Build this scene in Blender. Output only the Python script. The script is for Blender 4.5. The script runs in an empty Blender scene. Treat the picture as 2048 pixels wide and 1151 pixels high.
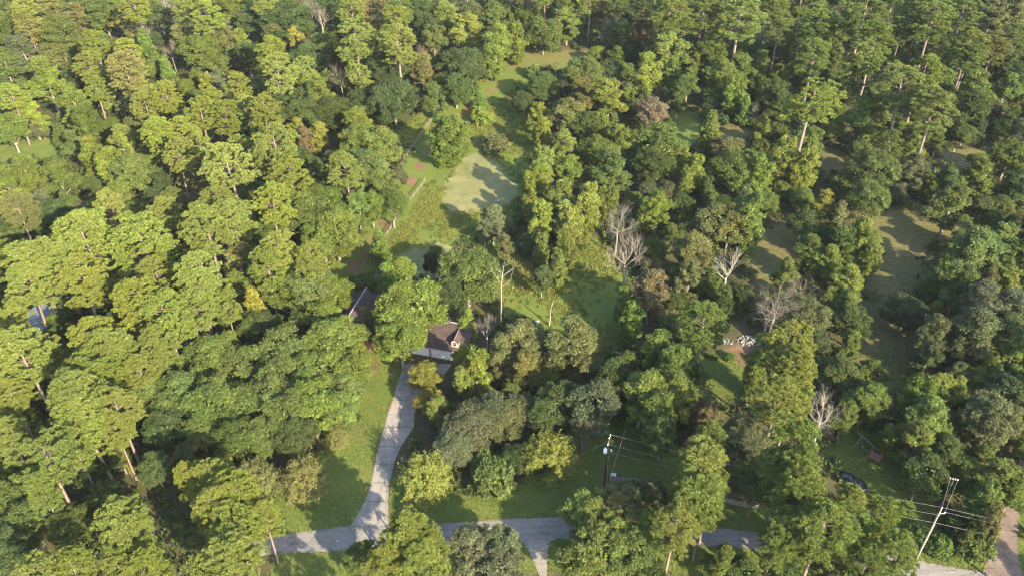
import bpy, bmesh, math, random
import numpy as np
from mathutils import Vector, Matrix

SC = bpy.context.scene
COL = SC.collection
R_ = math.radians

# ------------------------------------------------------------------ camera
cam_d = bpy.data.cameras.new('camera'); cam = bpy.data.objects.new('camera', cam_d); COL.objects.link(cam)
cam.location = (0, 0, 110); cam.rotation_euler = (R_(90 - 38.7), 0, 0)
cam_d.sensor_width = 36; cam_d.lens = 36 * 1700 / 2048; cam_d.clip_start = 1; cam_d.clip_end = 6000
SC.camera = cam

# ------------------------------------------------------------------ sky, sun, exposure
SUN_EL, SUN_AZ = 27.0, 143.0          # azimuth clockwise from +Y; shadows run away to the far left
W = bpy.data.worlds.new('World'); SC.world = W; W.use_nodes = True
nt = W.node_tree; nt.nodes.clear()
sky = nt.nodes.new('ShaderNodeTexSky'); sky.sky_type = 'NISHITA'; sky.sun_disc = False
sky.sun_elevation = R_(SUN_EL); sky.sun_rotation = R_(SUN_AZ); sky.air_density = 1.0; sky.dust_density = 1.5
bg = nt.nodes.new('ShaderNodeBackground'); bg.inputs['Strength'].default_value = 0.15
wo = nt.nodes.new('ShaderNodeOutputWorld')
nt.links.new(sky.outputs[0], bg.inputs[0]); nt.links.new(bg.outputs[0], wo.inputs[0])
sd = bpy.data.lights.new('sun', 'SUN'); sd.energy = 4.8; sd.angle = R_(0.6); sd.color = (1.0, 0.83, 0.57)
sun = bpy.data.objects.new('sun', sd); COL.objects.link(sun)
to_sun = Vector((math.sin(R_(SUN_AZ)) * math.cos(R_(SUN_EL)), math.cos(R_(SUN_AZ)) * math.cos(R_(SUN_EL)), math.sin(R_(SUN_EL))))
sun.rotation_euler = to_sun.to_track_quat('Z', 'Y').to_euler(); sun.location = (60, -60, 120)
vs = SC.view_settings; vs.view_transform = 'Standard'; vs.look = 'None'; vs.exposure = 1.9; vs.gamma = 1; vs.use_curve_mapping = False
SC.render.engine = 'CYCLES'
SC.cycles.max_bounces = 6; SC.cycles.diffuse_bounces = 3; SC.cycles.transmission_bounces = 3; SC.cycles.glossy_bounces = 2
SC.cycles.volume_bounces = 0; SC.cycles.caustics_reflective = False; SC.cycles.caustics_refractive = False
SC.cycles.use_denoising = True; SC.cycles.filter_width = 1.2
try:
    SC.cycles.denoiser = 'OPENIMAGEDENOISE'; SC.cycles.denoising_prefilter = 'ACCURATE'; SC.cycles.denoising_input_passes = 'RGB_ALBEDO_NORMAL'
except Exception: pass

# ------------------------------------------------------------------ helpers
def tag(o, label=None, cat=None, group=None, kind=None):
    if label: o['label'] = label
    if cat: o['category'] = cat
    if group: o['group'] = group
    if kind: o['kind'] = kind
    return o
def empty(name, loc=(0, 0, 0), rz=0.0, sc=(1, 1, 1)):
    o = bpy.data.objects.new(name, None); COL.objects.link(o); o.empty_display_size = .3
    o.location = loc; o.rotation_euler = (0, 0, rz); o.scale = sc
    return o
def link(name, me, parent=None):
    o = bpy.data.objects.new(name, me); COL.objects.link(o)
    if parent is not None: o.parent = parent
    return o

class MB:
    """collects boxes, tubes and polygons into one mesh"""
    def __init__(s): s.v = []; s.f = []
    def poly(s, pts):
        i = len(s.v); s.v += [tuple(p) for p in pts]; s.f.append(tuple(range(i, i + len(pts)))); return s
    def box(s, c, d, rz=0.0, M=None, top=1.0):
        i = len(s.v); hx, hy, hz = d[0] / 2, d[1] / 2, d[2] / 2; cs, sn = math.cos(rz), math.sin(rz)
        for z in (-1, 1):
            k = top if z > 0 else 1.0
            for x, y in ((-1, -1), (1, -1), (1, 1), (-1, 1)):
                X, Y = x * hx * k, y * hy * k
                p = Vector((c[0] + X * cs - Y * sn, c[1] + X * sn + Y * cs, c[2] + z * hz))
                s.v.append(tuple(M @ p if M else p))
        s.f += [tuple(i + k for k in q) for q in ((3, 2, 1, 0), (4, 5, 6, 7), (0, 1, 5, 4), (1, 2, 6, 5), (2, 3, 7, 6), (3, 0, 4, 7))]
        return s
    def tube(s, pts, rad, n=6, cap=True):
        pts = [Vector(p) for p in pts]; m = len(pts)
        if not hasattr(rad, '__len__'): rad = [rad] * m
        rings = []; ref = None
        for k in range(m):
            d = (pts[min(k + 1, m - 1)] - pts[max(k - 1, 0)])
            if d.length < 1e-6: d = Vector((0, 0, 1))
            d.normalize()
            if ref is None: ref = Vector((1, 0, 0)) if abs(d.x) < .8 else Vector((0, 1, 0))
            a = d.cross(ref).normalized(); b = d.cross(a)
            i = len(s.v)
            for q in range(n):
                t = 2 * math.pi * q / n
                s.v.append(tuple(pts[k] + (a * math.cos(t) + b * math.sin(t)) * rad[k]))
            rings.append(i)
        for k in range(m - 1):
            for q in range(n):
                r = (q + 1) % n
                s.f.append((rings[k] + q, rings[k] + r, rings[k + 1] + r, rings[k + 1] + q))
        if cap:
            s.f.append(tuple(rings[0] + q for q in range(n))[::-1]); s.f.append(tuple(rings[-1] + q for q in range(n)))
        return s
    def mesh(s, name, mat, smooth=False, bevel=0):
        me = bpy.data.meshes.new(name); me.from_pydata(s.v, [], s.f); me.update()
        bm = bmesh.new(); bm.from_mesh(me); bmesh.ops.recalc_face_normals(bm, faces=bm.faces)
        if bevel: bmesh.ops.bevel(bm, geom=bm.edges[:], offset=bevel, segments=2, affect='EDGES', profile=.6)
        bm.to_mesh(me); bm.free()
        if mat: me.materials.append(mat)
        if smooth:
            me.polygons.foreach_set('use_smooth', [True] * len(me.polygons))
        return me
    def build(s, name, mat, parent=None, smooth=False, bevel=0): return link(name, s.mesh(name, mat, smooth, bevel), parent)

def tri_mesh(name, co, mat, tone=None, extra=None):
    """co (n,3,3) loose triangles"""
    n = len(co); me = bpy.data.meshes.new(name)
    me.vertices.add(n * 3); me.vertices.foreach_set('co', co.astype(np.float32).ravel())
    me.loops.add(n * 3); me.loops.foreach_set('vertex_index', np.arange(n * 3, dtype=np.int32))
    me.polygons.add(n); me.polygons.foreach_set('loop_start', np.arange(0, n * 3, 3, dtype=np.int32))
    me.update(calc_edges=True)
    if tone is not None:
        a = me.attributes.new('tone', 'FLOAT', 'POINT'); a.data.foreach_set('value', np.repeat(tone, 3).astype(np.float32))
    if extra is not None:
        a = me.attributes.new('hue', 'FLOAT', 'POINT'); a.data.foreach_set('value', np.repeat(extra, 3).astype(np.float32))
    me.materials.append(mat)
    return me

# ------------------------------------------------------------------ materials
MATS = {}
def N(nt, t, **kw):
    n = nt.nodes.new('ShaderNode' + t)
    for k, v in kw.items():
        if k in n.inputs: n.inputs[k].default_value = v
        else: setattr(n, k, v)
    return n
def new_mat(name):
    m = bpy.data.materials.new(name); m.use_nodes = True; nt = m.node_tree; nt.nodes.clear()
    o = nt.nodes.new('ShaderNodeOutputMaterial'); MATS[name] = m
    return m, nt, o, nt.links.new
def ramp(nt, stops):
    r = nt.nodes.new('ShaderNodeValToRGB'); e = r.color_ramp.elements
    while len(e) < len(stops): e.new(.5)
    for el, (p, c) in zip(e, stops): el.position = p; el.color = (*c, 1) if len(c) == 3 else c
    return r
def plain(name, col, col2=None, scale=3.0, rough=.8, bump=.0, spec=.3, detail=6, metal=0.0, stretch=(1, 1, 1)):
    m, nt, o, L = new_mat(name)
    p = N(nt, 'BsdfPrincipled', Roughness=rough, Metallic=metal); p.inputs['Specular IOR Level'].default_value = spec
    tc = N(nt, 'TexCoord'); mp = N(nt, 'Mapping'); mp.inputs['Scale'].default_value = stretch
    nz = N(nt, 'TexNoise', Scale=scale, Detail=detail, Roughness=.6)
    L(tc.outputs['Object'], mp.inputs[0]); L(mp.outputs[0], nz.inputs['Vector'])
    col2 = col2 or tuple(c * .7 for c in col)
    r = ramp(nt, [(.3, col2), (.7, col)]); L(nz.outputs[0], r.inputs[0]); L(r.outputs[0], p.inputs['Base Color'])
    if bump:
        b = N(nt, 'Bump', Strength=bump, Distance=.05); L(nz.outputs[0], b.inputs['Height']); L(b.outputs[0], p.inputs['Normal'])
    L(p.outputs[0], o.inputs[0])
    return m
def leaf_mat(name, trans=.3, rough=.55):
    """leaf colour comes from each tree's own object colour, varied leaf by leaf"""
    m, nt, o, L = new_mat(name)
    oi = N(nt, 'ObjectInfo'); at = N(nt, 'Attribute', attribute_name='tone'); ah = N(nt, 'Attribute', attribute_name='hue')
    hs = N(nt, 'HueSaturation')
    mh = N(nt, 'MapRange'); mh.inputs['To Min'].default_value = .484; mh.inputs['To Max'].default_value = .522; L(ah.outputs['Fac'], mh.inputs[0])
    mv = N(nt, 'MapRange'); mv.inputs['To Min'].default_value = .6; mv.inputs['To Max'].default_value = 1.4; L(at.outputs['Fac'], mv.inputs[0])
    L(mh.outputs[0], hs.inputs['Hue']); L(mv.outputs[0], hs.inputs['Value']); L(oi.outputs['Color'], hs.inputs['Color'])
    p = N(nt, 'BsdfPrincipled', Roughness=rough); p.inputs['Specular IOR Level'].default_value = .12
    t = N(nt, 'BsdfTranslucent'); g = N(nt, 'Gamma', Gamma=.92); L(hs.outputs[0], g.inputs[0])
    L(hs.outputs[0], p.inputs['Base Color']); L(g.outputs[0], t.inputs['Color'])
    mx = N(nt, 'MixShader', Fac=trans); L(p.outputs[0], mx.inputs[1]); L(t.outputs[0], mx.inputs[2]); L(mx.outputs[0], o.inputs[0])
    return m
def objcol_mat(name, rough=.85):
    m, nt, o, L = new_mat(name)
    oi = N(nt, 'ObjectInfo'); tc = N(nt, 'TexCoord'); mp = N(nt, 'Mapping'); mp.inputs['Scale'].default_value = (4, 4, .8)
    nz = N(nt, 'TexNoise', Scale=2.0, Detail=5.0); L(tc.outputs['Object'], mp.inputs[0]); L(mp.outputs[0], nz.inputs['Vector'])
    mv = N(nt, 'MapRange'); mv.inputs['From Min'].default_value = .3; mv.inputs['From Max'].default_value = .7; mv.inputs['To Min'].default_value = .55; mv.inputs['To Max'].default_value = 1.25
    L(nz.outputs[0], mv.inputs[0]); hs = N(nt, 'HueSaturation'); L(oi.outputs['Color'], hs.inputs['Color']); L(mv.outputs[0], hs.inputs['Value'])
    p = N(nt, 'BsdfPrincipled', Roughness=rough); L(hs.outputs[0], p.inputs['Base Color'])
    b = N(nt, 'Bump', Strength=.6, Distance=.05); L(nz.outputs[0], b.inputs['Height']); L(b.outputs[0], p.inputs['Normal'])
    L(p.outputs[0], o.inputs[0])
    return m
LEAF = leaf_mat('leaf', .36); NEEDLE = leaf_mat('needle', .22, .6); BARK = objcol_mat('bark')

# ------------------------------------------------------------------ survey: world metres (x right of the camera line, y away from it)
WD = {
    'clear': {'lawn_west': [(-35.38, 77.97), (-37.35, 82.78), (-34.82, 90.74), (-27.91, 93.93), (-26.56, 105.4), (-26.37, 117.73), (-19.77, 115.0), (-21.68, 105.4), (-22.2, 95.01), (-22.92, 87.67), (-24.75, 79.33)], 'front': [(-18.81, 79.15), (-19.29, 87.67), (-12.94, 83.74), (-1.89, 83.74), (8.7, 90.74), (10.11, 101.81), (16.45, 99.49), (19.41, 98.92), (27.25, 93.93), (26.09, 86.17), (15.68, 86.17), (12.31, 83.74), (8.22, 80.71)], 'field': [(-31.22, 202.49), (-21.67, 218.45), (-10.9, 232.88), (-3.69, 246.89), (2.53, 256.28), (24.67, 256.28), (25.67, 248.72), (8.52, 243.27), (0.88, 229.55), (4.76, 199.77), (3.14, 175.08), (-0.47, 166.36), (-2.69, 156.23), (0.65, 146.88), (6.86, 138.22), (19.59, 154.3), (22.95, 143.34), (20.94, 133.32), (21.72, 121.24), (15.85, 119.82), (3.56, 127.11), (-2.41, 130.17), (-3.78, 154.3), (-13.8, 154.3), (-15.54, 146.88), (-23.98, 145.09), (-30.06, 142.47), (-33.18, 134.93), (-39.44, 141.6), (-35.5, 150.53), (-29.19, 162.21), (-25.08, 179.68), (-23.87, 194.47)], 'right_a': [(52.28, 156.23), (66.2, 162.21), (61.34, 139.9), (57.54, 133.32), (50.79, 134.93)], 'right_b': [(78.33, 164.27), (90.66, 166.36), (106.42, 162.21), (105.84, 158.19), (93.04, 154.3), (88.03, 146.88), (86.47, 139.9), (74.29, 131.73), (76.0, 139.9), (81.73, 150.53)], 'right_c': [(70.25, 133.32), (77.77, 130.17), (75.35, 113.01), (68.49, 106.63), (63.03, 109.13), (64.1, 118.42)], 'yard': [(52.84, 92.85), (59.58, 98.35), (63.18, 93.93), (65.05, 87.67), (65.29, 79.97), (62.29, 78.15), (60.1, 82.78), (54.56, 87.67)], 'lawn_mid': [(35.18, 115.68), (45.78, 117.04), (42.56, 106.63), (35.41, 106.63)], 'glade': [(44.04, 215.42), (52.14, 213.93), (48.78, 194.47), (43.99, 197.09)], 'glade2': [(56.57, 208.1), (64.11, 205.27), (61.02, 197.09), (56.3, 199.77)], 'glade3': [(80.66, 197.09), (87.39, 189.36), (78.88, 182.03), (77.08, 184.43)], 'meadow_left': [(-134.08, 197.09), (-122.12, 199.77), (-116.21, 191.89), (-130.44, 189.36)], 'paddock_e': [(32.79, 101.81), (36.96, 105.4), (36.25, 97.22), (31.52, 99.49)], 'road_e': [(60.02, 73.09), (68.85, 71.08), (80.79, 83.74), (74.49, 70.34), (59.0, 70.34)], 'brush': [(111.05, 194.47), (126.62, 194.47), (122.12, 184.43), (108.64, 182.03)], 'road_gap': [(31.16, 79.06), (37.1, 78.15), (36.31, 74.63), (30.42, 75.06)], 'shed': [(-99.53, 133.32), (-91.9, 133.32), (-87.6, 124.13), (-94.42, 124.13)], 'rough': [(8.08, 143.34), (19.59, 154.3), (24.01, 143.34), (20.62, 119.82), (3.56, 127.11), (-2.44, 133.32), (-0.43, 146.88)], 'rubble': [(39.07, 124.13), (49.79, 124.13), (48.29, 117.73), (37.9, 117.73)], 'house': [(-33.0, 127.11), (-30.84, 136.56), (-13.33, 128.63), (-7.75, 125.61), (-7.96, 118.42), (-18.04, 119.82), (-30.04, 127.11)]},
    'road_up': [(-45.42, 75.67), (-41.08, 76.37), (-35.32, 77.34), (-24.94, 79.06), (-18.81, 79.15), (-12.68, 79.33), (-6.09, 79.79), (0.0, 80.34), (8.29, 80.71), (19.73, 79.79), (31.4, 78.69), (36.6, 77.97), (47.85, 75.75), (59.84, 73.0), (68.78, 70.92), (76.23, 69.12)],
    'road_lo': [(-44.42, 72.08), (-40.26, 73.09), (-35.88, 74.02), (-24.28, 74.63), (-18.34, 74.97), (-12.38, 75.32), (-5.95, 75.84), (0.0, 76.37), (8.1, 76.72), (19.31, 76.19), (30.76, 75.32), (35.9, 74.8), (46.92, 72.58), (58.64, 69.77), (67.31, 67.53), (74.55, 65.66)],
    'drv_l': [(-24.85, 78.97), (-23.8, 81.83), (-23.25, 83.54), (-22.71, 87.27), (-22.62, 91.06), (-22.42, 94.79), (-22.0, 99.03), (-21.75, 102.16), (-21.23, 105.4), (-20.95, 109.39), (-20.5, 112.09), (-20.02, 114.74)],
    'drv_r': [(-18.79, 78.97), (-19.07, 80.71), (-19.47, 83.54), (-19.65, 87.27), (-19.41, 91.06), (-18.64, 94.79), (-16.84, 99.03), (-17.03, 102.16), (-16.53, 105.4), (-13.78, 109.39), (-12.32, 112.09), (-11.08, 114.74)],
    'drv2_l': [(0.91, 76.55), (1.81, 75.84), (2.53, 74.2), (3.24, 72.41), (4.0, 70.34), (4.73, 68.0)],
    'drv2_r': [(7.12, 76.81), (5.73, 76.19), (5.38, 74.63), (5.23, 72.41), (5.09, 70.34), (4.95, 68.0)],
    'drv3_l': [(68.42, 70.75), (70.49, 73.34), (72.18, 75.49), (74.12, 78.15), (76.62, 81.83), (78.39, 84.7), (81.49, 88.68), (84.16, 92.32)],
    'drv3_r': [(74.22, 69.45), (74.72, 72.08), (75.61, 74.63), (77.33, 78.15), (79.27, 81.83), (80.93, 84.7), (83.93, 88.68), (86.65, 92.32)],
    'track': [(-3.54, 232.88), (-9.19, 224.7), (-15.04, 212.45), (-20.0, 198.42), (-22.18, 191.12), (-23.65, 184.43), (-25.03, 177.82), (-26.61, 170.65), (-29.07, 161.19), (-31.36, 152.4), (-33.53, 145.98), (-34.83, 139.05)],
    'fence1': [(-14.67, 234.56), (-19.11, 220.3), (-23.39, 204.71), (-25.68, 195.77), (-27.88, 186.63), (-28.97, 181.56)],
    'fence2': [(-21.3, 178.51), (-23.48, 171.52), (-26.55, 162.21), (-27.82, 156.23), (-29.8, 150.53), (-31.01, 147.24), (-31.97, 142.47)],
    'fence3': [(15.95, 87.37), (19.79, 87.07), (24.47, 86.08), (29.8, 84.51), (34.38, 82.87), (38.25, 81.93), (40.06, 85.68)],
    'fence3b': [(34.38, 82.87), (38.25, 81.93)],
    'fence3c': [(38.25, 81.93), (39.78, 85.19)],
    'fence4': [(19.19, 97.67), (17.83, 93.39), (16.62, 90.23), (15.96, 87.47)],
    'fence5': [(-28.18, 119.26), (-26.02, 118.7), (-22.16, 118.14)],
    'pond1': [(-12.7, 191.38), (-9.6, 194.47), (-4.98, 189.86), (-0.5, 182.03), (1.95, 176.9), (2.15, 171.74), (-1.06, 168.06), (-5.71, 165.52), (-12.1, 165.31), (-16.31, 167.42), (-17.18, 171.74), (-15.24, 179.68), (-13.76, 186.87)],
    'pond2': [(-24.93, 149.06), (-21.35, 151.65), (-17.03, 152.78), (-13.12, 152.03), (-11.51, 148.33), (-12.6, 142.47), (-15.02, 139.05), (-18.21, 139.9), (-22.21, 143.34)],
    'rock': (-3.44, 170.21),
    'barrel': (84.83, 140.58),
    'log': (20.18, 117.32),
    'pile': (43.77, 120.95),
    'pile2': (41.08, 120.95),
    'planter': (-10.06, 116.63),
    'mat': (60.14, 92.32),
    'marker': (-27.37, 214.52),
    'white_box': (5.01, 125.91),
    'mailbox': (-16.61, 80.9),
    'panel': (16.35, 88.18),
    'snag': (-2.16, 125.61),
    'car': (54.02, 86.47),
    'swing_b1': (58.03, 95.34),
    'swing_b2': (58.95, 92.75),
    'stub1': (7.26, 125.61),
    'stub2': (15.99, 122.97),
    'gravel': (83.84, 91.27),
    'swing_t1': (57.89, 95.76),
    'swing_t2': (59.88, 91.98),
    'shed': [(-94.95, 126.62), (-90.59, 127.83), (-87.97, 124.38), (-90.58, 122.19)],
}
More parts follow.
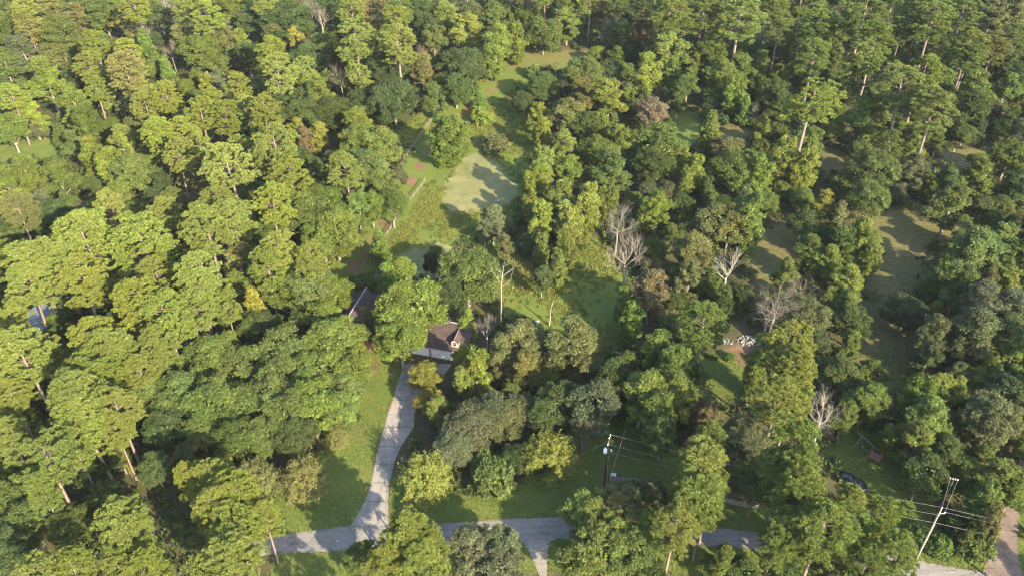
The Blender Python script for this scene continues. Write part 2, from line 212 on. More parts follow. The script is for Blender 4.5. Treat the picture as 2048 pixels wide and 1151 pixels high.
# per kind: x y crown-radius height tint class
TREES = {
    'P': """-112 251.4 4.66 20.2 y 0;-99.8 254.3 4.05 18.2 y 0;-89.6 243.4 4.86 21.5 y 0;-142.8 244.8 4.56 21.4 y 0;-141.6 241.9 3.58 17.5 o 0;
-116.1 227.4 4.02 19.4 y 0;-108.1 229.2 3.44 16.2 y 0;-113.3 214.9 4.16 18.6 y 0;-98.9 205.6 5.41 22.4 o 0;-126.2 197 3.91 17.2 y 0;
-109.9 208 2.92 14.5 y 0;-92.5 196.9 3.64 16.4 y 0;-86.5 197.9 3.64 18.3 y 0;-70.5 204.8 3.45 16.8 y 0;-75.7 197.4 3.09 16.1 y 0;
-75.2 186.4 4.02 18.7 y 0;-68.8 184.4 3.99 18.4 y 0;-65.9 193.4 3.32 16 y 0;-81.7 176 3.85 19 y 0;-77.9 179.2 3.92 17.4 y 0;-75.8 168.3 3.75 17.9 y 0;
-72.3 173 3.06 17 y 0;-59.8 157 5.42 22.2 y 0;-61.5 171.9 3.3 16.9 y 0;-75.6 258.7 3.75 19.1 y 0;-48.4 255 4.38 19.5 y 0;-33.4 252.4 4.34 20.7 g 0;
-64.9 219.5 4.21 20 y 0;-59.7 203 4.8 22.2 y 0;-56.6 216.3 3.6 16.4 y 0;-42.8 224.7 5.48 22.6 y 0;-32.8 234.1 4.71 22.4 y 0;-30.8 219.6 5.38 22.6 y 0;
-40.7 214.4 2.99 14.7 y 0;-58.2 181.3 4.43 21.6 y 0;-51.8 164.9 5.36 22.3 y 0;-47.6 156.8 4.74 19.7 y 0;-35.5 157.5 4.03 20.4 y 0;
10.5 270.9 3.54 18.1 yg 0;24.5 264.9 3.49 16.8 y 0;31.7 258.3 3.75 18.3 g 0;40.7 256.4 3.74 17.2 d 0;45.5 237.5 5.68 25 g 0;55.3 242.8 5.49 22.4 g 0;
64.6 236 7.24 24.2 yg 0;45.1 242.7 2.62 15.8 g 0;77.3 238.8 4.48 20 g 0;89.9 240.2 5.13 21.2 yg 0;84.9 231.6 4.39 19.1 g 0;78.9 252 4.33 20.9 g 0;
100 236.1 6.29 25 g 0;98.3 221.1 5.69 24.1 yg 0;92.7 214.8 4.72 21.3 yg 0;115.7 244.8 4.57 19.5 g 0;120.9 238.3 6.03 24 yg 0;
132.3 244.4 5.18 22.9 yg 0;124.5 221.4 5.42 22.2 yg 0;134.3 226.7 4.32 18.8 o 0;139.8 228.6 4.65 20.2 g 0;80.9 215.9 5.04 21.1 yg 0;
69.3 181.3 6.2 25.3 y 0;103.4 200.8 5.31 23.4 yg 0;94.1 188 6.1 25.2 yg 0;98.1 180 5.92 24.5 yg 0;123.4 218.8 4.21 19.1 g 0;88.9 175.9 2.85 15.3 g 0;
-104.7 149.5 3.47 16.5 y 0;-101 145.5 3.85 17.7 o 0;-82 146.9 3.43 17.2 y 0;-71.3 145.9 3.42 16.1 y 0;-67.8 128.7 5.56 23.1 y 0;
-61.3 148.8 3.69 17.2 y 0;-55.3 140.4 4.63 19.2 y 0;-58.1 133.2 4.85 22.5 y 0;-79.2 129.6 5.79 23.7 y 0;-87.2 124.2 5.26 21.9 y 0;
-82.7 123.3 4.86 20.2 y 0;-86.4 118 4.14 20.4 y 0;-77.3 119.8 4.37 20.4 y 0;-98.4 133.3 2.81 14.5 y 0;-65.9 123.4 4.08 17.9 y 0;
-56.9 120.4 4.38 20.8 y 0;-63.2 111.7 4.92 22.1 y 0;-58.2 108.5 4.49 20.8 y 0;-55.7 116.9 3.75 18 y 0;-51.6 117.6 2.39 15.8 y 0;
-69.8 105.3 4.07 18.7 y 0;-66.5 102.2 4.18 18.6 y 0;-59.8 104.9 3.53 16.8 y 0;-66.4 96.9 4.4 19.2 y 0;-61.5 100.9 3.11 15.4 y 0;
-87.6 111.7 3.27 17.7 y 0;-78.1 99.5 4.43 21.8 y 0;-82.4 100.5 3.28 15.4 y 0;-78.3 103.5 3.15 15.1 y 0;-49.8 146.4 4.07 19.8 y 0;
-44.4 130.3 4.2 19.5 y 0;-46.2 126.9 3.74 17.5 y 0;-38.1 128.3 3.56 17.6 y 0;33.5 110.7 4 18.4 yg 0;-80 95.4 3.36 15.6 y 0;-76.4 86.7 2.86 15 y 0;
-63.9 89.7 4.67 22.5 y 0;-64 87.1 3.98 19.6 y 0;-60.5 89.9 3.57 18.1 y 0;-60.6 87.8 2.54 15.4 y 0;-64.9 77.5 4.19 20.8 yg 0;-63.9 82.3 1.97 14.8 y 0;
-66.4 75.8 2.51 16 yg 0;-61.2 63.7 2.9 15.1 y 0;-57.8 64.2 2.62 14.7 y 0;-51 67.3 3.94 19.4 y 0;-47.5 63.2 2.74 15.5 y 0;-50.9 63.5 2.16 16 y 0;
-42.5 78 3.65 16.3 y 0;-39 73.7 4 17.5 y 0;-40.2 71.4 3.48 17.7 y 0;-36.4 67.9 3.84 17.4 y 0;-37 63.7 3.72 18.1 y 0;-39.6 63.8 2.75 15.5 y 0;
-46.7 78 1.91 15.4 y 0;-34.4 72.4 2.47 13.9 y 0;-13.6 67.3 3.52 18.3 y 0;-10.6 67.3 2.23 15.5 y 0;-16 64.7 3.06 15.7 y 0;-11.6 63.4 3.29 17.3 y 0;
30.3 85.6 2.67 15.7 y 0;27.2 78.9 3.78 19.5 y 0;26.1 75.1 4.01 19 y 0;25.4 78.4 2.87 15.6 y 0;28.2 76 3 14.4 yg 0;22.2 70.3 3.18 15.8 y 0;
26.7 73 2.47 14.9 yg 0;36.3 80.3 1.95 14.6 g 0;44.9 101.1 4.67 20.4 y 0;44.3 96.3 4.37 20.1 y 0;40.9 91.3 4.27 18.6 y 0;44.1 93.6 3.48 17 y 0;
39.6 78.7 4.53 21.3 yg 0;38 77.4 4.09 17.7 yg 0;39.6 72.9 3.93 20 yg 0;46.1 72.9 3.07 16.4 y 0;50 71.7 2.91 15.3 yg 0;45.8 68.1 3.71 16.9 yg 0;
50.7 65.3 2.92 16.4 yg 0;41.2 68.2 3.82 19.1 yg 0;36.8 69.3 3.6 16.3 yg 0;46.7 64.4 3.06 15.2 yg 0;35.1 67.3 2.23 15.1 y 0;63.4 52 3.27 17.6 d 2;
178.3 223.4 4.55 20.4 g 2;99.1 289 4.64 21.7 d 2;113.9 143.1 4.09 18.8 yg 2;170 283.6 3.78 17.7 y 2;157.3 287.7 3.53 17.2 y 2;
149.6 179.2 3.28 16.9 y 2;110.2 81.8 4.72 21 yg 2;-14.7 50.2 3.65 18 yg 2;72 288.3 3.38 16.1 g 2;148.3 159.5 3.44 16.7 g 2;150.6 223.9 4.06 18.7 yg 2;
126.4 161.5 3.52 16.3 d 2;109 114.7 3.6 16.5 g 2;93.1 95.2 3.28 17.4 g 2;148.5 281 4.21 20.9 yg 2;135.5 186.6 3.61 16.9 d 2;200.6 265.3 4.4 21.4 g 2;
84 286.9 4.01 19.5 yg 2;121.7 106 3.55 17.2 g 2;127.4 116.5 3.83 19 d 2;94.7 106.7 4.03 20.3 d 2;143.1 292.9 4.24 19.9 d 2;-187.2 66.6 4.29 19.2 g 2;
170.3 230.3 4.42 20.5 y 2;-212.8 67.4 3.39 18 d 2;-19.2 38.6 3.38 17.1 yg 2;73 65.2 3.34 17.7 d 2;""",
    'G': """-8.7 108.7 2.29 10 y 0;-5.9 104.2 3.24 12.5 y 0;-8.5 104.4 2.07 9 y 0;-122 260.7 5.01 13 o 0;-148.2 270.5 5.53 13 o 0;-154.9 253.9 4.57 11.7 g 0;
-138.8 266.5 4.38 11.5 o 0;-143.4 239 5.03 12.8 k 0;-120.8 242.9 4.08 11.4 g 0;-101.7 250.9 3.84 10.7 o 0;-88.3 251.9 5.23 13 o 0;
-83.5 252.5 2.81 8.9 y 0;-125 213.6 6.45 15.8 yg 0;-124.7 199.9 4.42 12.4 y 0;-147 232.7 4.29 11.1 g 0;-109.3 214.1 4.96 12 y 0;
-102.8 216.9 4.69 11.8 y 0;-114.2 203.2 4.77 13.1 yg 0;-108.5 194.8 4.34 12.1 g 0;-85.6 221.1 2.87 8.7 w 0;-96.4 185.9 3.93 10.9 y 0;
-100 177.9 4.35 12.5 y 0;-108.2 186.4 3.39 9.3 g 0;-94.7 173 4 11.7 y 0;-112.6 170.4 4.49 12.1 g 0;-104.5 169.3 4.73 12.4 g 0;
-115.7 166.2 3.9 11.3 g 0;-21.4 266.9 5.47 12.5 y 0;-13.2 252.2 5.93 14 y 0;-5.4 265.4 5.09 12.2 g 0;-4.3 243.7 5.1 13.3 y 0;-72 251.9 4.2 11.2 o 0;
-44.6 232.3 4.28 11.4 y 0;-25.6 228.9 3.91 11.3 o 0;-21 210.6 3.99 11.2 g 0;-51 210.8 4.29 11.8 y 0;-39 196 4.08 10.7 y 0;17.4 261.8 5.04 11.8 yg 0;
27 270.5 2.96 9.1 y 0;33.7 251.5 4.19 12 g 0;29.7 255.7 4.25 10.6 k 0;64.4 252.3 4.54 12.7 y 0;45.3 234.9 6.27 15.5 y 0;59 235.2 5.3 12.9 g 0;
57.2 218.4 5.33 14.1 yg 0;64.8 225.3 5.14 12.7 yg 0;71.5 233.2 3.64 10.2 e 0;49 219.9 3.8 10.7 g 0;44.9 211.5 4 11.3 d 0;26 207.4 5.44 13.3 y 0;
19.2 211.1 4.91 12.2 o 0;6.7 201.7 3.28 9.4 y 0;7.6 191.7 3.16 10.3 y 0;12.7 185 3.64 10.5 y 0;13.3 173.5 4.03 10.2 yg 0;27 184.8 4.19 11.4 y 0;
23.3 171.7 4.78 11.8 g 0;64 195.4 2.92 9.4 y 0;96.8 249.5 5.19 13.8 g 0;161.7 269.1 5.5 13.8 o 0;150.6 260.8 5.72 14.9 k 0;122.7 256.3 3.91 10.2 g 0;
70.1 204.6 4.51 10.9 d 0;89.6 194.2 6.6 15.8 g 0;123.6 210.9 5.5 13.9 g 0;133.6 213.3 4.33 12.2 yg 0;98.9 184.2 3.08 9.7 y 0;94 172.9 4.01 11.1 k 0;
106.9 169.4 4.74 12 g 0;100.5 168.2 3.68 10.5 d 0;-76.4 128.4 2.89 8.4 y 0;-85.5 119.5 2.13 7.4 e 0;-84.1 124.6 3.47 10.5 d 0;
-55.2 135.8 4.11 11.1 o 0;-53 129.2 3.33 10.2 yg 0;-34 157.2 3.52 10.5 e 0;-43.2 133.7 4.07 11.5 y 0;-27 121.5 2.15 8.1 o 0;-4.2 152.1 3.69 9.7 k 0;
-1.5 145.9 2.05 7.4 o 0;-2.1 110.4 3.43 10.7 o 0;32 157.4 3.77 10.3 y 0;36.5 137.5 5.27 13 o 0;34.5 131.7 3.37 10.1 o 0;2.3 112.7 4.29 11.3 o 0;
11.1 110.8 5.64 12.9 o 0;1.7 107.1 3.39 9.5 o 0;25.5 109.8 4.02 11.8 yg 0;32.2 105.5 2.58 8.2 yg 0;71.9 155.1 3 8.8 o 0;72.2 143.6 4.48 12.5 yg 0;
69.2 141.9 3.76 11.1 g 0;60.6 139 3.71 11.1 g 0;63.5 136.2 3.44 10.6 yg 0;72.7 139.2 3.26 9.5 y 0;65.7 130 3.57 10.2 y 0;60.9 126.1 2.42 8.5 y 0;
54.6 134.4 2.96 9.3 g 0;63.3 123.5 3.24 10 g 0;62 115.1 2.29 7.9 yg 0;101.6 143.6 4.49 11.2 yg 0;91.4 135.6 5.88 15.1 g 0;93.8 146.1 2.89 8.3 g 0;
86.4 135.5 3.2 10 g 0;81.9 130.5 2.47 8.2 g 0;85.5 126.8 5.01 13.4 g 0;95.6 128.2 3.97 11.1 yg 0;102.3 137.8 3.69 11.3 g 0;93.3 129.9 3.56 10.3 o 0;
86.2 120.7 5.29 13.1 k 0;80.6 124.1 1.96 7.3 y 0;76.5 114.9 3.92 11.4 k 0;82.3 113.3 5.09 13.7 k 0;92.5 122 3.85 11.4 k 0;74 110.4 2.84 8.8 d 0;
89.1 110.7 3.24 9.9 yg 0;95.6 155.6 5.21 13.1 g 0;-12.5 98.4 2.48 8.2 yg 0;21.6 99.2 4.55 12.5 yg 0;27.2 99.8 4.57 11.5 y 0;23.4 95 3.9 11.5 g 0;
24.1 91.8 3.29 10.1 g 0;20.8 79.4 1.72 7.1 k 0;29.3 68 3.02 8.7 g 0;55.1 96.6 2.83 8.8 g 0;66.9 98.8 4.35 11.8 yg 0;71.4 101.1 3.66 10.4 y 0;
67.5 94.5 4.07 11.6 yg 0;64 90.3 3.98 10.5 yg 0;61.1 92.5 2.04 7 yg 0;75.9 103.3 2.16 7.6 y 0;73.8 83 3.82 10.2 yg 0;70.8 79.7 3.07 9.3 yg 0;
75.8 80.9 2.76 8.2 g 0;70.8 76.5 2.35 8.5 o 0;58.3 292.2 3.2 7.9 g 1;85.6 110.9 2.32 6.8 yg 1;76.6 230.3 3.26 7.6 g 1;-80.3 96.5 3.02 7.4 g 1;
-51.7 114.9 2.7 7.4 yg 1;114.2 153.2 3.08 7.9 d 1;136.7 227.8 2.73 7.4 d 1;-79.2 137.6 3.04 7.4 yg 1;64.9 206.9 2.37 7 k 1;-104.1 131.6 2.69 7.5 k 1;
105.7 196.3 2.53 6.4 yg 1;83.2 245.7 2.69 7.2 k 1;124.9 178 3.01 6.9 yg 1;-85.7 237.1 3.04 6.9 g 1;-137.3 222.1 2.55 7.1 g 1;34.1 150 2.88 7.1 g 1;
170 264.4 3.11 7.2 yg 1;44.7 127.9 2.68 6.4 d 1;108.7 153.5 2.31 6.9 d 1;-93.6 108.9 2.39 6.3 yg 1;106.8 235.2 2.42 6.1 yg 1;109.3 139.5 2.49 6.5 d 1;
122.9 299.4 3.01 7.9 yg 1;-76.4 171.7 2.76 7.4 k 1;-70.9 219.9 3.16 7.9 k 1;107.5 190.5 2.48 6.6 g 1;35.8 85.6 2.33 6.4 g 1;-102.7 296 3.35 8.4 yg 1;
-79.2 110.4 2.81 7.4 yg 1;39.9 240 2.75 7.5 g 1;21.3 109.7 2.41 6.9 yg 1;-145.1 298.3 2.79 6.8 k 1;31.3 242.6 3.16 7.2 g 1;117.3 289.7 2.83 7.4 g 1;
50 295.8 2.61 7.4 g 1;-179.8 292.9 3.32 8.2 yg 1;-91.1 229.3 2.81 6.9 g 1;-77.9 87.7 2.78 6.8 g 1;157.6 243.2 2.81 7.2 g 1;-118.9 161.6 2.81 6.9 d 1;
91.2 103.7 3.06 7.6 k 1;-143.1 222.6 3.13 7.3 d 1;-107.3 163.6 2.81 6.9 k 1;-0.1 102.8 2.62 6.4 g 1;-51.6 199.1 2.62 6.9 g 1;85 297.2 3.05 7.2 yg 1;
-132 294.3 2.93 7.6 g 1;32.4 216.9 2.81 7.4 yg 1;-106.9 139.1 2.76 7.5 g 1;101 225.2 2.44 7.1 d 1;-174.9 300.9 2.61 6.9 d 1;132.3 188.2 2.7 6.7 yg 1;
131.4 197.7 2.79 6.9 k 1;78.1 107.6 2.69 6.9 k 1;32.7 113.7 2.28 6.1 yg 1;158.2 298.5 2.52 7 yg 1;15.2 285 3.04 7.8 d 1;-81 134.8 2.52 6.3 g 1;
105.8 254.6 2.75 6.8 g 1;-137.1 204.9 2.98 7 g 1;-178.9 284.5 2.47 6.9 k 1;-21.8 239.2 2.85 6.8 g 1;39.1 249.5 2.85 7.3 d 1;-168 292.8 2.83 6.9 g 1;
144.3 296.4 3.08 7.8 d 1;47.6 96 2.28 6.3 g 1;-149.8 285.1 2.64 7.4 d 1;104.5 132.3 2.36 6.3 g 1;181.2 287.1 2.65 6.4 g 1;131.1 299.4 2.95 7 g 1;
36.1 215 2.52 7.2 d 1;-51.9 183.6 2.62 7.1 d 1;-60.4 168.6 2.59 6.4 k 1;74.5 88.9 2.42 7 g 1;-77 290.7 3.31 8.4 g 1;-170.5 67.2 3.52 9.8 d 2;
41.5 288.5 3.5 10.3 g 2;98.2 65.9 4.49 12.7 d 2;156.2 199.9 4.79 12.1 y 2;86.4 57.9 4.51 11 y 2;140 136.6 3.35 9.8 g 2;123.1 127.6 4.54 11 d 2;
104.9 95.8 4.72 12.1 d 2;6.1 41.3 4.13 10.8 g 2;175 255.5 4.13 11.2 d 2;-155.2 66.2 3.53 9.5 d 2;111 280.9 3.73 9.9 yg 2;138.3 198.7 4.05 10.7 d 2;
100 84 3.78 10.4 y 2;169.2 241.4 3.81 10.6 d 2;118.6 89.7 4.19 11.8 g 2;-200 69.1 4.12 10.9 g 2;181.9 293.1 4.41 11 y 2;136.3 165.7 4.06 11.8 yg 2;""",
    'O': """-130.3 265.9 6.07 13.6 g 0;-113.1 267.6 4.68 11.8 d 0;-89.6 269.2 5.4 14.2 g 0;-82.9 262.2 4.6 11.9 d 0;-137.1 247.7 6.4 16.1 g 0;
-164.9 274.1 4.76 12.5 g 0;-133.9 236.8 4.92 11.8 o 0;-90.6 236.8 5.88 14.7 g 0;-77.9 238.3 3.96 11.2 d 0;-122.3 223.8 3.78 10.6 d 0;
-127.1 192.9 4.53 11.8 e 0;-87.9 171.3 4.69 12.6 g 0;-67 195.2 3.72 9.8 d 0;-70.6 257.8 9.04 15.5 d 0;-29.6 268.7 5.4 13.2 d 0;
-25.4 255.3 4.51 12.5 d 0;-23.9 250.8 4.28 11.6 g 0;-56.1 241 4.98 13.1 g 0;-59.3 235.8 4.91 11.7 d 0;-57 203 5.56 13 d 0;-32.2 182 5.15 13.5 yg 0;
-37.2 183.5 4.91 13.3 g 0;-34.5 170.7 5.44 13.7 g 0;-30 166.9 4.11 10.9 g 0;14.2 199.2 4.62 12.9 o 0;18.7 196.7 4.03 10.4 d 0;20.3 182.9 4.1 10.6 g 0;
36.1 181.4 6.2 14.8 g 0;33.9 175.3 4.51 11 d 0;52.7 182.5 4.36 10.9 o 0;51.4 172.4 5.23 12.7 g 0;71.3 210.6 4.51 12.3 d 0;91.3 213.5 4.57 11.3 d 0;
118.9 202.4 5.26 13 d 0;141.3 226.8 5.08 12 d 0;72.5 186.4 4.14 11.9 g 0;119.6 179.2 4.84 11.7 g 0;116.2 166.4 3.84 10.9 d 0;-107 149.3 3.34 10.6 d 0;
-99.4 152.1 4.82 12.1 d 0;-84 119.6 2.93 8.5 d 0;-52.8 107.6 4.68 12.3 g 0;-47.6 106.9 4.29 10.8 g 0;-58.3 106.1 3.12 8.9 g 0;-48.1 118.6 3.11 9.9 d 0;
-47 154.7 4.86 13.5 g 0;-41.7 157.6 4.93 12.5 g 0;-42.8 150.4 5.73 13 g 0;-37.1 146.5 5.4 12.7 yg 0;-31.3 158.8 3.24 9.8 yg 0;
-26.7 159.1 3.36 10.3 g 0;-52.2 149.9 4.06 11.4 g 0;-39.7 145.4 4.45 11.2 g 0;-45 128.9 4.99 12 g 0;-38.6 127.5 5.38 12.4 g 0;
-34.8 126.5 4.09 11.1 yg 0;-35.7 119.8 3.54 10.8 yg 0;-30.2 114.4 4.26 11 yg 0;-32.1 111.2 5.16 12.8 yg 0;-39.7 109.7 5.12 13.1 g 0;
-28.2 106.7 3.71 10.4 yg 0;-34.1 104.9 4.63 11.3 yg 0;-40.4 104.4 4.41 12.2 g 0;-45.9 119.4 2.92 8.8 d 0;-16.3 139.5 2.07 7.9 d 0;
-12.4 127 3.67 10 d 0;6 134 2.24 8.5 d 0;46.6 150.1 3.83 11.2 o 0;42.9 151.1 4.56 11.3 o 0;37.9 159.3 2.99 9.7 d 0;17.2 104.3 3.65 10.8 d 0;
63.3 152.1 3.63 9.6 d 0;63.3 119.8 3.35 9.4 d 0;54.1 119.2 4.77 11.7 k 0;55.1 114.6 3.06 8.9 d 0;57 106.3 3.7 9.8 g 0;61.7 105.4 3.3 9.3 g 0;
90.8 117 3.7 10.2 d 0;-80.4 101.6 2.48 8.4 d 0;-62 99.7 4.49 11.5 g 0;-57.4 97.2 3.89 10 g 0;-55.5 99.6 4.3 11.7 g 0;-50 97.7 4.79 13 g 0;
-44.8 97.6 4.26 10.9 g 0;-50.7 93.3 2.91 8.7 g 0;-43.7 90.9 3.58 10.1 g 0;-56.5 93 3.26 10.3 d 0;-65 84.2 2.6 8.2 d 0;-62.7 89.1 2.14 8.1 d 0;
-55.6 85.9 2.44 8.7 d 0;-60.8 79.7 2.69 9.1 d 0;-75.3 79.8 3.53 9.4 g 0;-70.1 75.4 3.42 10.1 g 0;-71.1 71 3.49 9.8 d 0;-64 74.9 3.09 9.8 d 0;
-53.1 69.3 3.14 9.4 d 0;-45.8 74.4 2.77 8.6 d 0;-40 99.3 4.3 11.5 g 0;-39.9 92.4 3.44 9.4 g 0;-33 96.9 4.78 12.4 yg 0;-29.8 98.2 3.73 9.7 yg 0;
-28.5 102.3 3.06 9.1 g 0;-36.3 95.9 4.21 12.2 g 0;-34.5 92 3.78 10.1 d 0;-20.8 69.5 2.84 8.4 g 0;-6.3 70.4 3.63 10.1 k 0;-2.4 70.8 3.48 10.1 k 0;
-1.7 67.7 3.1 10.1 k 0;5 96.8 2.97 9.2 d 0;13.1 96.6 4.58 13 k 0;11.7 94.2 2.56 8.5 k 0;8.3 98.9 3.55 10.9 d 0;17 102.1 3.43 10.1 d 0;
11.4 76.6 3.78 9.9 yg 0;15.9 77.5 3.63 10.5 o 0;18.3 74.4 3.25 9.2 yg 0;13.1 71 4.58 11.1 yg 0;10 69.1 3.29 9.3 yg 0;16.3 69.6 3.76 10.5 g 0;
19.2 67.6 2.34 8.1 d 0;31.5 66.9 2.63 8.8 d 0;37.2 82.5 2.23 7.9 o 0;38.1 68.6 2.82 9.2 d 0;44.5 68.6 2.51 8.5 o 0;59.6 99.4 3.75 10.1 g 0;
77.4 93.6 4.87 13 k 0;84.1 100.9 3.97 10.1 d 0;62.9 83.7 3.77 10.5 d 0;67.5 87.6 3.16 10.1 d 0;-22.6 132.3 3.97 11.6 yg 0;-18.9 119.1 6.15 15.6 yg 0;
-20.1 113.5 4.62 12.9 yg 0;-15.4 107.6 3 6.5 w 0;-14.1 101.8 2.58 6 w 0;-53.4 227 2.97 7.1 yg 1;131 255.2 3.12 7.3 g 1;3.7 276.6 3.01 7.9 g 1;
-126.5 302.9 2.54 6.5 k 1;126.1 229.8 2.42 6.9 yg 1;74.3 247.7 3.28 7.2 g 1;-87.7 216.4 2.46 6.5 d 1;-85.6 95.9 2.41 7 g 1;-83.3 173.2 2.81 7.3 d 1;
100.8 125 2.99 7.1 g 1;54 253.6 2.96 7.7 d 1;81.1 106.3 2.92 7.1 yg 1;112.7 237.8 2.52 7.1 yg 1;-13.6 281.3 2.91 7.5 k 1;108.2 276.5 3.17 8.2 k 1;
73.7 95.4 2.86 6.7 g 1;121.9 220.7 3.05 7.3 g 1;-146 218.1 3 7.2 g 1;178.6 290.8 2.56 6.9 g 1;-103.8 210.3 2.88 7.6 k 1;83.2 233.4 2.49 7.1 g 1;
-4.2 300.5 3.27 7.2 yg 1;-59 223.5 2.59 6.5 g 1;-84.1 244.2 2.67 7 g 1;69.4 248.5 2.89 7.1 g 1;127.3 198.8 2.58 7 yg 1;129 189.8 3.09 7.1 k 1;
-134.1 288.9 2.9 7.6 yg 1;19.2 289.3 2.78 6.8 g 1;29.8 121.2 2.56 6.3 g 1;83.1 197 2.91 7.4 yg 1;-15.8 299.2 2.48 6.4 k 1;135 253 3.11 7.4 g 1;
-77.7 165.4 2.59 7.1 g 1;70.5 284.8 3.28 7.4 g 1;37.8 151.8 2.35 6.7 g 1;-86.5 181.5 2.42 6.5 yg 1;-71.1 148.8 3.07 7.9 k 1;-70 116 2.57 6.5 g 1;
124.5 246.6 2.68 6.8 yg 1;93 109.6 2.78 6.7 d 1;-93.3 296.8 2.61 7.2 k 1;-92.3 223.2 2.55 6.8 yg 1;-112.1 256.9 2.48 6.7 d 1;-63.9 299 2.5 7.1 k 1;
55.6 248 2.49 7.1 yg 1;-78.9 258.8 2.5 6.3 d 1;124.5 290.5 3.02 7.5 d 1;173.5 202.8 4.48 12.5 g 2;161.6 221.7 3.23 9 d 2;163.9 192.5 4.47 12.8 yg 2;
17.9 42.1 3.43 9.8 y 2;1 53.9 4.17 11.5 d 2;119.6 290.5 4.09 11.4 yg 2;90.1 43 3.78 9.8 d 2;202.3 285.2 3.45 10.2 yg 2;53.6 284.8 3.25 9.2 d 2;
10.9 289.4 3.82 10.8 g 2;24.7 290.5 4.64 12.9 y 2;89.7 80.6 3.84 10.4 yg 2;44.5 49.1 4.26 12 y 2;186.3 249.7 4.76 13.3 yg 2;71 40.5 4.18 11.5 g 2;
163.7 210.6 4.34 10.9 yg 2;130.5 288.7 3.49 10.8 yg 2;189.9 282 3.25 10.2 yg 2;32.2 41.7 3.74 10.3 g 2;22.2 52.2 3.82 11.4 yg 2;
156.5 170 4.07 11.4 d 2;-93.7 67.6 4.21 11.7 y 2;146.7 191.9 4.27 10.8 yg 2;211.9 291.3 3.48 10.5 d 2;-113.4 69.1 3.63 10.4 y 2;
189.7 238.8 4.69 12.2 y 2;196.7 252.3 3.23 9.3 d 2;182.7 263.8 4.37 12.5 g 2;156.7 232.7 4.33 12.4 g 2;""",
